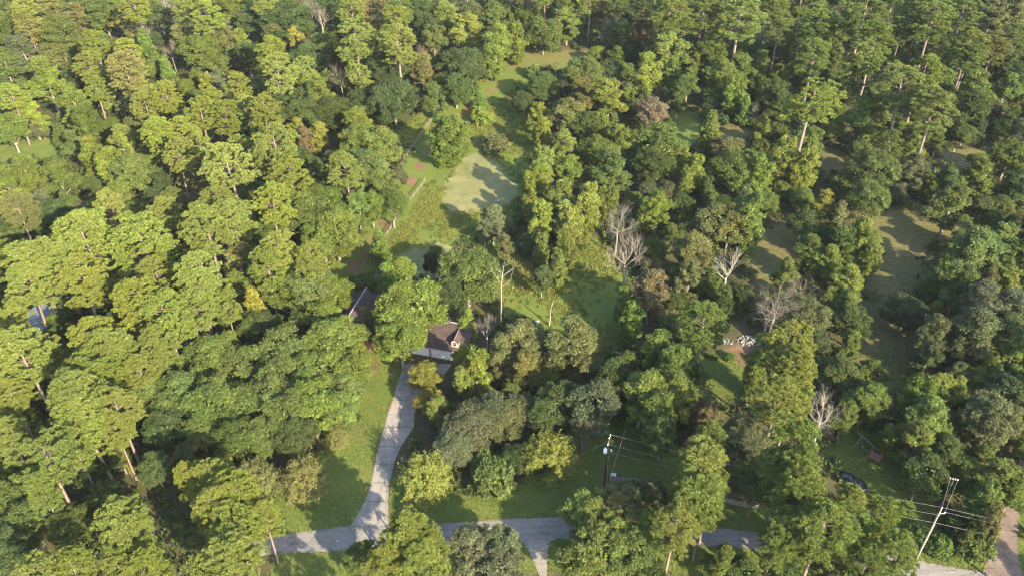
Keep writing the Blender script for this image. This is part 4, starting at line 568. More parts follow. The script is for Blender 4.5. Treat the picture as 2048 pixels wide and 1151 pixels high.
def proto_pine(seed, z0=.56, top=.42, npad=30, gap=.0, flat=.5, R=4.5, H=22.0):
    """bare trunk, crown of cauliflower pads of needle tufts on upswept limbs"""
    c = Cloud(seed); g = c.g; rnd = random.Random(seed); mb = MB()
    lean = g.uniform(-.8, .8, 2); ax = lambda z: np.array([lean[0] * (z / H) ** 2, lean[1] * (z / H) ** 2, z])
    mb.tube([tuple(ax(H * t)) for t in (0, .03, .25, .5, .75, .93)], [.42, .34, .28, .23, .15, .05], 9)
    zc = H * (z0 + (1 - z0) * top); bu, bd = H - zc, zc - H * z0; sk = g.uniform(-.18, .18, 2) * R
    for i in range(npad):
        zz = 1 - 1.75 * (i + .5) / npad + g.normal(0, .07); zz = max(-.8, min(1, zz)); az = i * 2.4 + g.uniform(-.5, .5)
        if g.random() < gap: continue
        rr = math.sqrt(max(0, 1 - zz * zz)) ** .85 * g.uniform(.62, 1.0)
        z = zc + zz * (bu if zz > 0 else bd) * g.uniform(.75, 1.0); pc = ax(z) + np.array([math.cos(az) * rr * R * .82 + sk[0] * zz, math.sin(az) * rr * R * .82 + sk[1] * zz, 0])
        p0 = ax(max(H * z0 * .92, z - .42 * rr * R)); limb(mb, p0, pc, .06, .02, rnd, 4, 3, .07)
        pr_ = R * g.uniform(.2, .34); n = int(7 + 26 * (pr_ / R))
        for k in range(n):
            a, q = g.uniform(0, 6.28), math.sqrt(g.uniform(0, 1))
            p = pc + np.array([math.cos(a) * q * pr_ * 1.15, math.sin(a) * q * pr_ * 1.15, (1 - q * q) * pr_ * flat * g.uniform(.4, 1.2) + g.normal(0, .08)])
            c.tuft(p, g.uniform(.36, .66), 96, .118, .7)
    return [('trunk', mb.mesh('pine_trunk', BARK, True), 'bp'), ('crown', c.mesh('pine_crown', NEEDLE), 'leaf')], R, H

def proto_round(seed, R=4.5, H=14.0, zb=.12, nlobe=12, ls=.125, gap=0.0, flat=1.0, sub=14, n=270):
    c = Cloud(seed); g = c.g; rnd = random.Random(seed); mb = MB()
    zc = H * (zb + (1 - zb) * .5); b = H * (1 - zb) * .5
    fork = (0, 0, H * max(zb, .18))
    mb.tube([(0, 0, 0), (0, 0, H * .03), fork], [.38, .3, .24], 8)
    for i in range(nlobe):
        zz = 1 - 1.55 * (i + .5) / nlobe; az = i * 2.4 + g.uniform(-.45, .45); rr = math.sqrt(max(0, 1 - zz * zz))
        q = g.uniform(.5, .66); lc = np.array([math.cos(az) * rr * R * q, math.sin(az) * rr * R * q, zc + zz * b * .6])
        lr = R * g.uniform(.34, .47); lt, lh = g.uniform(.3, .7), g.uniform(.3, .7)
        limb(mb, fork, lc, .13, .05, rnd, 5, 3); limb(mb, lc, lc + (lc - np.array([0, 0, zc - b])) * .36 * R / max(np.linalg.norm(lc - np.array([0, 0, zc - b])), .1), .05, .02, rnd, 4, 2, .15)
        od = nrm((lc - np.array([0, 0, zc - .3 * b]))[None])[0]
        for k in range(sub):
            if g.random() < gap: continue
            d = nrm((rdir(g, 1) * .9 + od * .55 + np.array([0, 0, .25])))[0]
            p = lc + d * lr * np.array([1, 1, .85 * flat]) * g.uniform(.72, 1.06)
            c.clump(p, R * g.uniform(.13, .2), n, ls, g.uniform(.6, .9), tone=np.clip(lt + g.normal(0, .15), 0, 1), hue=np.clip(lh + g.normal(0, .12), 0, 1))
    d = rdir(g, 1300); pos = np.array([0, 0, zc]) + d * (g.uniform(.2, .72, 1300) ** .7)[:, None] * np.array([R, R, b])
    c.leaves(pos, d + g.normal(0, .5, d.shape), ls * 1.7, .45, .45)
    return [('trunk', mb.mesh('trunk', BARK, True), 'bg'), ('crown', c.mesh('crown', LEAF), 'leaf')], R, H

def proto_open(seed, R=4.0, H=14.0):
    c = Cloud(seed); g = c.g; rnd = random.Random(seed); mb = MB()
    top = np.array([g.uniform(-.6, .6), g.uniform(-.6, .6), H * .93])
    mb.tube([(0, 0, 0), (0, 0, H * .04), tuple(top * .35), tuple(top * .7), tuple(top)], [.36, .28, .22, .13, .03], 8)
    def lobe(lc, lr, k):
        lt, lh = g.uniform(.25, .75), g.uniform(.25, .75)
        for _ in range(k):
            d = nrm(rdir(g, 1) + np.array([0, 0, .3]))[0]
            c.clump(lc + d * lr * g.uniform(.55, 1.1) * np.array([1, 1, 1.15]), R * g.uniform(.12, .2), 240, .122, g.uniform(.7, 1.1), tone=np.clip(lt + g.normal(0, .15), 0, 1), hue=np.clip(lh + g.normal(0, .12), 0, 1))
    nb = int(g.integers(11, 15))
    for i in range(nb):
        t = .17 + .77 * (i + g.uniform(0, .8)) / nb; az = i * 2.4 + g.uniform(-.7, .7)
        L_ = R * (1.02 - .68 * max(0, t - .4) / .6) * g.uniform(.6, 1.05) * (.8 if t < .28 else 1)
        p0 = top * t; p1 = p0 + np.array([math.cos(az) * L_ * .8, math.sin(az) * L_ * .8, L_ * g.uniform(.25, .8)])
        limb(mb, p0, p1, .11 * (1.2 - t), .025, rnd, 5, 3, .1)
        lobe(p1, R * g.uniform(.22, .32), int(g.integers(7, 11))); lobe(p0 * .45 + p1 * .55, R * g.uniform(.18, .26), 5)
    lobe(top, R * .28, 9)
    return [('trunk', mb.mesh('trunk', BARK, True), 'bg'), ('crown', c.mesh('crown', LEAF), 'leaf')], R, H

def proto_vine(seed, R=3.5, H=16.0):
    c = Cloud(seed); g = c.g; mb = MB()
    stems = [(0, 0, 1.0)] + [(math.cos(a) * R * .5, math.sin(a) * R * .5, g.uniform(.55, .88)) for a in (g.uniform(0, 2), g.uniform(2.2, 4), g.uniform(4.3, 6))]
    for sx, sy, sh in stems:
        mb.tube([(sx * .3, sy * .3, 0), (sx * .7, sy * .7, H * sh * .4), (sx, sy, H * sh * .93)], [.24, .17, .04], 7)
        n = int(13 * sh)
        for i in range(n):
            t = (i + g.uniform(.1, .9)) / n; z = H * sh * (.1 + .88 * t)
            w = R * (.30 + .26 * math.sin(math.pi * min(1, t * 1.05))) * (1.15 if sh == 1 else .9) * g.uniform(.7, 1.2)
            lt, lh = g.uniform(.3, .75), g.uniform(.3, .7)
            for k in range(6):
                a = g.uniform(0, 6.28); q = w * g.uniform(.3, 1)
                c.clump((sx * (.4 + .6 * t) + math.cos(a) * q, sy * (.4 + .6 * t) + math.sin(a) * q, z + g.normal(0, .4)), R * g.uniform(.12, .2), 200, .125, g.uniform(.9, 1.5), tone=np.clip(lt + g.normal(0, .14), 0, 1), hue=lh)
    return [('trunk', mb.mesh('trunk', BARK, True), 'bg'), ('crown', c.mesh('crown', LEAF), 'leaf')], R, H

def proto_cone(seed, R=2.0, H=8.0):
    c = Cloud(seed); g = c.g; mb = MB(); mb.tube([(0, 0, 0), (0, 0, H * .5), (0, 0, H * .97)], [.16, .1, .02], 7)
    for i in range(105):
        t = (i + .5) / 105; z = H * (.1 + .87 * t); w = R * (1 - t) ** .75 * .85 * g.uniform(.55, 1.1); a = i * 2.4 + g.uniform(-.4, .4)
        c.clump((math.cos(a) * w, math.sin(a) * w, z), .30 + .25 * (1 - t), 75, .14, .9)
    return [('trunk', mb.mesh('trunk', BARK, True), 'bg'), ('crown', c.mesh('crown', LEAF), 'leaf')], R, H

def proto_shrub(seed, R=2.0, H=3.0, neat=.25):
    c = Cloud(seed); g = c.g; mb = MB()
    for k in range(5):
        a = k * 1.3; mb.tube([(.1 * math.cos(a), .1 * math.sin(a), 0), (.6 * math.cos(a), .6 * math.sin(a), H * .55)], [.05, .02], 5)
    for i in range(75):
        d = rdir(g, 1)[0]; d[2] = abs(d[2]) * 1.1 - .12; d /= np.linalg.norm(d); q = g.uniform(.72 - neat * .6, .92)
        c.clump((d[0] * R * q, d[1] * R * q, H * .22 + d[2] * H * .74 * q), R * g.uniform(.15, .24), 95, .115, .85)
    return [('stem', mb.mesh('stem', BARK, True), 'bg'), ('foliage', c.mesh('foliage', LEAF), 'leaf')], R, H

def proto_myrtle(seed, R=4.0, H=6.0):
    c = Cloud(seed); g = c.g; mb = MB()
    for k in range(7):
        a = k * .9 + g.uniform(-.3, .3); q = R * g.uniform(.2, .45)
        mb.tube([(.25 * math.cos(a), .25 * math.sin(a), 0), (q * .5 * math.cos(a), q * .5 * math.sin(a), H * .3), (q * math.cos(a), q * math.sin(a), H * .65)], [.08, .05, .02], 5)
    for i in range(230):
        a = g.uniform(0, 6.28); el = math.acos(g.uniform(.02, 1)) ; q = g.uniform(.75, 1.05); n = 75
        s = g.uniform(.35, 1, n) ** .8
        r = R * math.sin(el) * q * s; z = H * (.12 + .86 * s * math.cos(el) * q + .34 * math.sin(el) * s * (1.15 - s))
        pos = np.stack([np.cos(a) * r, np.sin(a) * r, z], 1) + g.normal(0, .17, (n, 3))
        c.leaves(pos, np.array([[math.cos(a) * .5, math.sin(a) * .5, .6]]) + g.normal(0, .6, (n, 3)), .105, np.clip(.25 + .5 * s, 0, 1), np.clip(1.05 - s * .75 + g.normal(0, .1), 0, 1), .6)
    return [('stem', mb.mesh('stem', BARK, True), 'bg'), ('foliage', c.mesh('foliage', LEAF), 'leaf')], R, H

def twig_tree(mb, p, d, L_, r, depth, rnd, maxd, spread, up=.15, nsub=(2, 3)):
    p = Vector(p); d = Vector(d).normalized(); seg = 3 if depth < 2 else 2; pts = [p]; q = p.copy()
    for k in range(seg):
        d = (d + Vector((rnd.uniform(-1, 1), rnd.uniform(-1, 1), rnd.uniform(-1, 1))) * .2 + Vector((0, 0, up * .4))).normalized(); q = q + d * L_ / seg; pts.append(q.copy())
    r1 = r * .62
    mb.tube(pts, [r + (r1 - r) * k / seg for k in range(seg + 1)], 6 if depth < 1 else (4 if depth < 3 else 3), cap=False)
    if depth >= maxd: return
    for k in range(rnd.randint(*nsub)):
        a = pts[-1] if k == 0 else pts[-1 - rnd.randint(0, 1)]
        nd = (d + Vector((rnd.uniform(-1, 1), rnd.uniform(-1, 1), rnd.uniform(-.6, 1))) * spread).normalized()
        twig_tree(mb, a, nd, L_ * rnd.uniform(.6, .85), r1 * rnd.uniform(.7, 1), depth + 1, rnd, maxd, spread, up, nsub)

def proto_dead(seed, R=3.0, H=13.0):
    rnd = random.Random(seed); mb = MB(); parts = []
    mb.tube([(0, 0, 0), (0, 0, H * .04), (rnd.uniform(-.3, .3), .1, H * .3), (.2, rnd.uniform(-.3, .3), H * .55)], [.3, .22, .16, .1], 8)
    parts.append(('trunk', mb.mesh('trunk', BARK, True), 'bd'))
    for k in range(7):
        a = k * .95 + rnd.uniform(-.3, .3); z = H * rnd.uniform(.33, .56); m2 = MB()
        twig_tree(m2, (.1, 0, z), (math.cos(a), math.sin(a), rnd.uniform(.9, 2.0)), H * .15, .07, 1, rnd, 5, .55, .2, (2, 3))
        parts.append(('limb', m2.mesh('limb', BARK, True), 'bd'))
    return parts, R, H
def proto_twiggy(seed, R=4.0, H=14.0, spread=.75, up=.1):
    rnd = random.Random(seed); mb = MB()
    mb.tube([(0, 0, 0), (0, 0, H * .04), (.15, .1, H * .3), (.1, -.1, H * .5)], [.32, .25, .19, .16], 8)
    m2 = MB()
    for k in range(9):
        a = k * .75; twig_tree(m2, (.1, 0, H * rnd.uniform(.42, .56)), (math.cos(a), math.sin(a), rnd.uniform(.4, 1.3)), H * .14, .06, 1, rnd, 6, spread, up, (2, 4))
    return [('trunk', mb.mesh('trunk', BARK, True), 'bd'), ('crown', m2.mesh('twig_crown', BARK), 'bd')], R, H

PROTO = {
    'P': [proto_pine(1, .46, .5, 38, 0, .7), proto_pine(2, .52, .42, 34, 0, .8), proto_pine(3, .42, .55, 44, .06, .7), proto_pine(4, .56, .36, 30, .05, .8), proto_pine(5, .4, .58, 40, .1, .75), proto_pine(6, .48, .45, 36, .08, .75), proto_pine(7, .45, .4, 40, 0, .65)],
    'O': [proto_round(s) for s in (11, 12)] + [proto_round(13, zb=.16, nlobe=10, gap=.15), proto_round(14, zb=.14, nlobe=14, sub=11), proto_round(15, nlobe=9, gap=.08)],
    'L': [proto_round(s, 5.0, 11.5, .02, 15, .115, 0, .9, 16, 250) for s in (21, 22, 23)],
    'G': [proto_open(s) for s in (31, 32, 33, 34, 35)],
    'V': [proto_vine(s) for s in (41, 42, 43)],
    'C': [proto_cone(s) for s in (51, 52)],
    'S': [proto_shrub(61), proto_shrub(62), proto_shrub(63, neat=0)],
    'M': [proto_myrtle(71), proto_myrtle(72)],
    'D': [proto_dead(s) for s in (81, 82, 83)],
    'T': [proto_twiggy(91), proto_twiggy(92, spread=.9), proto_twiggy(93, spread=.6, up=.3)],
}
PROTO['B'] = PROTO['G'] + PROTO['O'][2:4]
TINT = {'y': (.162, .195, .042), 'yg': (.132, .174, .039), 'g': (.108, .145, .038), 'd': (.070, .100, .033), 'o': (.142, .150, .052), 'k': (.110, .128, .058),
        'e': (.116, .174, .040), 'b': (.165, .146, .078), 'w': (.205, .202, .042), 'r': (.155, .122, .056), 'n': (.31, .29, .255), 't': (.20, .175, .135), 's': (.18, .168, .15)}
BARKC = {'bp': (.19, .148, .125), 'bg': (.20, .175, .145), 'bd': None}

# ------------------------------------------------------------------ trees: labels by look and by place
MARKS = [(-14, 121, 17, 'beside the brown-roofed house'), (-22, 98, 13, 'by the concrete driveway'), (-6, 178, 17, 'on the bank of the large pond'),
         (-18, 146, 13, 'by the small pond behind the house'), (-91, 125, 17, 'around the grey metal-roofed shed'), (59, 92, 14, 'around the swing set lawn'),
         (15, 88, 13, 'near the pole with the transformer'), (43, 120, 13, 'by the white rubble heap'), (-20, 215, 20, 'along the far stretch of rail-fenced lane'),
         (-30, 158, 16, 'along the fenced dirt lane behind the house'), (88, 145, 18, 'around the shaded pasture with the log round'), (-2, 128, 11, 'by the tall bare snag'),
         (14, 252, 20, 'around the sandy clearing past the field'), (72, 76, 13, 'by the driveway with reddish dirt'), (118, 190, 18, 'around the brush-strewn opening'),
         (13, 140, 14, 'in the rough grass past the bare snag')]
def place_phrase(x, y):
    best = min(((math.hypot(x - a, y - b) / r, p) for a, b, r, p in MARKS))
    if best[0] < 1: return best[1]
    if y < 76: return 'across the lane from the driveway' if x < 15 else 'across the lane from the paddock'
    if x < -35: return 'in woods between shed and driveway' if y < 112 else ('in woods between shed and rail-fenced lane' if y < 175 else 'in the deep woods behind the shed')
    if y > 235: return 'in the woods past the sandy clearing'
    if x < 20: return 'between the field and the house'
    if x < 62: return 'around the fenced paddock' if y < 112 else ('between the pond and shaded pasture' if y < 190 else 'in the wood beside the far field')
    return 'between swing set and shaded pasture' if y < 128 else 'in the tall woods behind the shaded pasture'
KIND = {'P': ('pine_tree', 'pine', 'tree'), 'O': ('round_crowned_tree', 'round-crowned tree', 'tree'), 'L': ('oak_tree', 'dense domed oak', 'tree'), 'G': ('open_crowned_tree', 'loose open-crowned tree', 'tree'),
        'V': ('vine_draped_tree', 'vine-draped leafy tree', 'tree'), 'C': ('young_tree', 'slim conical young tree', 'tree'), 'S': ('shrub', 'rounded shrub', 'shrub'), 'M': ('crape_myrtle', 'feathery spreading crape myrtle', 'shrub'),
        'B': ('broadleaf_tree', 'leafy tree', 'tree'), 'D': ('dead_tree', 'bare dead tree', 'dead tree'), 'T': ('dead_tree', 'twiggy leafless tree', 'dead tree')}
HUE = {'y': 'yellow-green', 'yg': 'bright green', 'g': 'mid-green', 'd': 'dark green', 'o': 'olive', 'k': 'grey-green', 'e': 'vivid green', 'b': 'browning', 'w': 'golden-yellow', 'r': 'rust-red', 'n': 'whitish', 't': 'tan', 's': 'grey'}
SIDE = [(-91, 125, 'shed'), (-22, 96, 'driveway'), (-6, 178, 'pond'), (-12, 121, 'house'), (59, 92, 'swing set'), (15, 88, 'transformer pole'), (60, 73, 'lane'), (43, 120, 'rubble'), (14, 252, 'sandy clearing'),
        (88, 145, 'pasture'), (118, 190, 'brush'), (-20, 215, 'rail-fenced lane'), (-31, 152, 'dirt lane'), (-2, 126, 'snag'), (27, 86, 'paddock')]
def tree_label(k, x, y, Rr, Hh, tint):
    kd = KIND[k][1]; pl = place_phrase(x, y)
    size = ('tall ' if Hh > (19 if k == 'P' else 12.5) else 'low ' if Hh < (16 if k == 'P' else 9) else '') if k not in 'SMC' else ''
    wide = 'broad ' if Rr > 4.6 else 'narrow ' if Rr < 2.7 and k not in 'SMC' else ''
    sd = next((w for d, w in sorted((math.hypot(x - a, y - b_), w) for a, b_, w in SIDE) if not any(q in pl for q in w.split('-')[-1].split())), None)
    base = f'{HUE[tint]} {kd} {pl}'
    if len((base + f' towards {sd}').replace('-', ' ').split()) <= 14: base += f' towards {sd}'
    return base, size + wide
def tree(k, x, y, Rr, Hh, tint, rnd, label, group):
    parts, R0, H0 = rnd.choice(PROTO[k]); sxy = Rr / R0; sz = Hh / H0
    nm, kd, cat = KIND[k]
    t = empty(nm, (x, y, 0), rnd.uniform(0, 6.28), (sxy * rnd.uniform(.94, 1.06), sxy * rnd.uniform(.94, 1.06), sz))
    if k not in 'SM' and rnd.random() < .5: t.rotation_euler[0] = rnd.uniform(-.05, .05); t.rotation_euler[1] = rnd.uniform(-.05, .05)
    tag(t, label, cat, group)
    b = TINT[tint]; v = rnd.uniform(.86, 1.14); col = (min(1, b[0] * v * rnd.uniform(.93, 1.07)), min(1, b[1] * v), b[2] * v * rnd.uniform(.85, 1.2), 1)
    for pn, me, mk in parts:
        o = link(pn, me, t)
        if mk == 'leaf' or BARKC[mk] is None: o.color = col
        else:
            w = rnd.uniform(.8, 1.2); o.color = tuple(q * w for q in BARKC[mk]) + (1,)
    return t
rnd_t = random.Random(99); LIST = []
for k, s in TREES.items():
    for e in s.replace('\n', '').split(';'):
        q = e.split()
        if q: LIST.append((k, float(q[0]), float(q[1]), float(q[2]), float(q[3]), q[4]))
SETS = {}; SIZE = {}
for i, e in enumerate(LIST):
    lb, SIZE[i] = tree_label(*e); SETS.setdefault(lb, []).append(i)
LAB = {}
ORDER = [(p + w, x, key) for p in ('', 'second ', 'third ') for w, x, key in (('tallest', -1, 4), ('shortest', 0, 4), ('broadest', -1, 3), ('narrowest', 0, 3))]
for lb, ids in SETS.items():
    rest = list(ids)
    for word, idx, key in ORDER:
        if len(rest) < 2: break
        if word.split()[-1] == 'shortest' and len(ids) < 3: continue
        rest.sort(key=lambda i: LIST[i][key]); LAB[rest.pop(idx)] = f'{word} {lb}'
    for i in rest: LAB[i] = SIZE[i] + lb
for i, e in enumerate(LIST): tree(*e, rnd_t, LAB[i], tree_label(*e)[0])

# ------------------------------------------------------------------ stuff nobody could count: undergrowth, weeds, grass
def scatter(seed, step, box, keep):
    g = np.random.default_rng(seed); x0, x1, y0, y1 = box
    X, Y = np.meshgrid(np.arange(x0, x1, step), np.arange(y0, y1, step)); P = np.stack([X.ravel(), Y.ravel()], 1) + g.uniform(-.5, .5, (X.size, 2)) * step
    P = P[(np.abs(P[:, 0]) < 70 + (P[:, 1] - 60) * .53)]
    return P[keep(P, g)], g
def all_clear(P):
    d = np.full(len(P), -1e9)
    for n, p in WD['clear'].items(): d = np.maximum(d, sd_poly(P, p))
    for p in (ROAD, DRV, HOUSE_KEEP, WD['drv2_l'] + WD['drv2_r'][::-1], WD['drv3_l'] + WD['drv3_r'][::-1], WD['pond1'], WD['pond2']): d = np.maximum(d, sd_poly(P, p) + .8)
    d = np.maximum(d, 3.2 - sd_line(P, WD['track']))
    d = np.maximum(d, 5.0 - np.hypot(P[:, 0] + 91, P[:, 1] - 125))
    return d
def undergrowth():
    P, g = scatter(5, 2.35, (-185, 185, 62, 300), lambda P, g: (all_clear(P) < -.4) & ~((P[:, 1] > 66) & (P[:, 1] < 84) & (P[:, 0] > -36) & (P[:, 0] < 62)))
    c = Cloud(77); g = c.g
    for x, y in P:
        if g.random() < .12: continue
        h = g.uniform(.5, 1.5) * (1.7 if g.random() < .3 else 1); t, hu = g.uniform(.1, .8), g.uniform(.2, .8)
        for k in range(3): c.clump((x + g.normal(0, .6), y + g.normal(0, .6), h * g.uniform(.35, .75)), h * g.uniform(.45, .75), 22, .23, .8, tone=t, hue=hu)
    o = link('undergrowth', c.mesh('undergrowth', LEAF)); o.color = (.080, .108, .032, 1)
    tag(o, 'low leafy undergrowth filling the forest floor between trunks', 'undergrowth', kind='stuff')
undergrowth()
def weeds():
    fld = WD['clear']['field']
    P, g = scatter(6, .8, (-45, 30, 115, 262), lambda P, g: (np.maximum(sd_poly(P, fld), sd_poly(P, WD['clear']['rough'])) > -.5) & (np.maximum(sd_poly(P, WD['pond1']), sd_poly(P, WD['pond2'])) < .45) & (sd_line(P, WD['track']) > 4.2) & (sd_poly(P, HOUSE_KEEP) < 0) & (P[:, 1] < 236))
    c = Cloud(78); g = c.g
    for x, y in P:
        w = math.sin(x * .31 + 1.3) * math.sin(y * .23) + math.sin(x * .13 - y * .17) * .8
        if g.random() > .5 + .4 * w: continue
        h = g.uniform(.18, .42) * (1.2 + .4 * w) * (1.9 if g.random() < .06 else 1); t, hu = np.clip(.45 + .25 * w + g.normal(0, .15), 0, 1), np.clip(.35 - .2 * w + g.normal(0, .15), 0, 1)
        c.clump((x, y, h * .35), .35 + h * g.uniform(.5, .9), 26, .11, .6, tone=t, hue=hu)
    o = link('field_weeds', c.mesh('field_weeds', LEAF)); o.color = (.160, .168, .040, 1)
    tag(o, 'rough yellow-green weeds covering the field around the ponds', 'weeds', kind='stuff')
weeds()
def grass():
    keep = lambda P, g: (cover(P)[0] > .45) & (np.maximum.reduce([sd_poly(P, ROAD), sd_poly(P, DRV), sd_poly(P, WD['drv2_l'] + WD['drv2_r'][::-1]), sd_poly(P, WD['drv3_l'] + WD['drv3_r'][::-1])]) < .14)
    P, g = scatter(8, .3, (-50, 84, 66, 118), keep)
    n = len(P); c = Cloud(79); g = c.g
    big = np.sin(P[:, 0] * .45) * np.sin(P[:, 1] * .37 + 1) * .2 + np.sin(P[:, 0] * .17 + P[:, 1] * .21) * .2
    for k in range(2):
        pos = np.concatenate([P + g.normal(0, .12, P.shape), np.full((n, 1), .06)], 1)
        c.leaves(pos, g.normal(0, .8, (n, 3)) + np.array([0, 0, .5]), .10, np.clip(.5 + 1.3 * big, 0, 1), np.clip(.5 - big + g.normal(0, .15, n), 0, 1), .7)
    o = link('lawn_grass', c.mesh('lawn_grass', LEAF)); o.color = (.138, .164, .036, 1)
    tag(o, 'short mown lawn grass along the lane and driveway', 'grass', kind='stuff')
grass()

def litter():
    """fallen leaves along the paving edges and under the lawn trees"""
    e = lambda P: np.minimum.reduce([np.abs(sd_poly(P, ROAD)), np.abs(sd_poly(P, DRV))])
    P, g = scatter(9, .22, (-46, 78, 66, 116), lambda P, g: g.random(len(P)) < np.exp(-np.maximum(e(P) - .05, 0) / .35) * .5 * (.4 + .6 * (np.sin(P[:, 0] * .7) * np.sin(P[:, 1] * .5 + 2) > -.1)))
    P2, g2 = scatter(10, .5, (-46, 60, 78, 118), lambda P, g: (cover(P)[0] > .5) & (g.random(len(P)) < .35 * (np.sin(P[:, 0] * .33 + 1) * np.sin(P[:, 1] * .29) > .25)))
    P = np.concatenate([P, P2]); n = len(P); c = Cloud(80); g = c.g
    c.leaves(np.concatenate([P, np.full((n, 1), .075)], 1), g.normal(0, .35, (n, 3)) + np.array([0, 0, 1]), .085, .5, g.uniform(0, 1, n), .9)
    o = link('leaf_litter', c.mesh('leaf_litter', LEAF)); o.color = (.20, .115, .062, 1)
    tag(o, 'brown fallen leaves along the lane and driveway edges', 'leaves', kind='stuff')
litter()

# ------------------------------------------------------------------ materials for built things
def shingle_mat():
    m, nt, o, L = new_mat('shingle'); tc = N(nt, 'TexCoord')
    br = N(nt, 'TexBrick', Scale=1.0); br.inputs['Color1'].default_value = (.066, .049, .046, 1); br.inputs['Color2'].default_value = (.045, .035, .036, 1); br.inputs['Mortar'].default_value = (.035, .028, .028, 1)
    br.inputs['Brick Width'].default_value = .32; br.inputs['Row Height'].default_value = .15; br.inputs['Mortar Size'].default_value = .012
    uv = N(nt, 'UVMap'); L(uv.outputs[0], br.inputs['Vector'])
    n = N(nt, 'TexNoise', Scale=.8, Detail=6.0); L(tc.outputs['Object'], n.inputs['Vector']); r = ramp(nt, [(.3, (.7, .68, .7)), (.7, (1.25, 1.15, 1.1))]); L(n.outputs[0], r.inputs[0])
    mu = N(nt, 'MixRGB', blend_type='MULTIPLY', Fac=1.0); L(br.outputs[0], mu.inputs[1]); L(r.outputs[0], mu.inputs[2])
    p = N(nt, 'BsdfPrincipled', Roughness=.9); L(mu.outputs[0], p.inputs['Base Color']); b = N(nt, 'Bump', Strength=.5, Distance=.02); L(br.outputs['Fac'], b.inputs['Height']); b.invert = True; L(b.outputs[0], p.inputs['Normal']); L(p.outputs[0], o.inputs[0])
    return m
SHING = shingle_mat()
RIDGE = plain('ridge_cap', (.34, .27, .27), (.24, .19, .19), 4)
BRICK = plain('brick_wall', (.30, .17, .13), (.20, .11, .085), 9, bump=.2)
SIDING = plain('pink_siding', (.46, .30, .25), (.38, .24, .20), 3)
TRIM = plain('trim_paint', (.50, .44, .40), (.40, .35, .32), 4)
WHITE = plain('white_paint', (.74, .75, .74), (.64, .65, .65), 1.5, rough=.55)
GLASSD = plain('dark_glass', (.03, .035, .04), (.02, .022, .025), 1, rough=.12, spec=.6)
POLEW = plain('pole_wood', (.30, .27, .24), (.19, .17, .15), 5, bump=.3, stretch=(3, 3, .4))
POLED = plain('dark_pole_wood', (.065, .052, .045), (.03, .025, .022), 5, bump=.3, stretch=(3, 3, .4))
FENCEW = plain('fence_wood', (.25, .21, .17), (.15, .125, .10), 5, bump=.2)
WHITEF = plain('white_fence', (.36, .345, .32), (.25, .235, .22), 4)
WIRE = plain('wire', (.42, .42, .41), (.32, .32, .31), 2, rough=.5)
PORC = plain('porcelain', (.80, .81, .80), (.68, .69, .70), 2, rough=.35)
CANM = plain('transformer_paint', (.66, .69, .73), (.56, .59, .63), 2, rough=.4)
TINR = plain('tin_roof', (.17, .182, .195), (.12, .13, .14), 1.5, rough=.5, metal=.2)
TINW = plain('shed_wall', (.20, .17, .15), (.13, .11, .10), 3)
REDW = plain('red_boards', (.42, .19, .15), (.32, .13, .10), 5, stretch=(1, 5, 1))
STONE = plain('pale_stone', (.30, .29, .275), (.17, .167, .165), 2.5, bump=.4)
LOGM = plain('log_wood', (.34, .27, .20), (.20, .16, .12), 4, bump=.3)
CARP = plain('car_paint', (.012, .014, .026), (.010, .011, .02), 1, rough=.18, spec=.7)
RUB = plain('rubber', (.02, .02, .02), (.014, .014, .014), 3)
CHROME = plain('chrome', (.7, .71, .72), (.6, .6, .62), 1, rough=.2, metal=.9)
LAMPG = plain('lamp_glass', (.75, .77, .8), (.6, .62, .66), 1, rough=.15, spec=.7)

# ------------------------------------------------------------------ house
def roof_slab(name, pts, mat, parent, th=.14):
    """sloping slab: pts = eave a, eave b, ridge b, ridge a"""
    a, b, c, d = [Vector(p) for p in pts]; nrmv = (b - a).cross(d - a).normalized()
    if nrmv.z < 0: nrmv = -nrmv
    top = [a, b, c, d]; bot = [p - nrmv * th for p in top]; v = top + bot
    me = bpy.data.meshes.new(name); me.from_pydata([tuple(p) for p in v], [], [(0, 1, 2, 3), (7, 6, 5, 4), (0, 4, 5, 1), (1, 5, 6, 2), (2, 6, 7, 3), (3, 7, 4, 0)])
    uvl = me.uv_layers.new(name='UVMap'); ex = (b - a).normalized(); ey = nrmv.cross(ex)
    for lp in me.loops:
        w = me.vertices[lp.vertex_index].co - a; uvl.data[lp.index].uv = (w.dot(ex), w.dot(ey))
    me.update(); bm = bmesh.new(); bm.from_mesh(me); bmesh.ops.recalc_face_normals(bm, faces=bm.faces); bm.to_mesh(me); bm.free(); me.materials.append(mat)
    return link(name, me, parent)
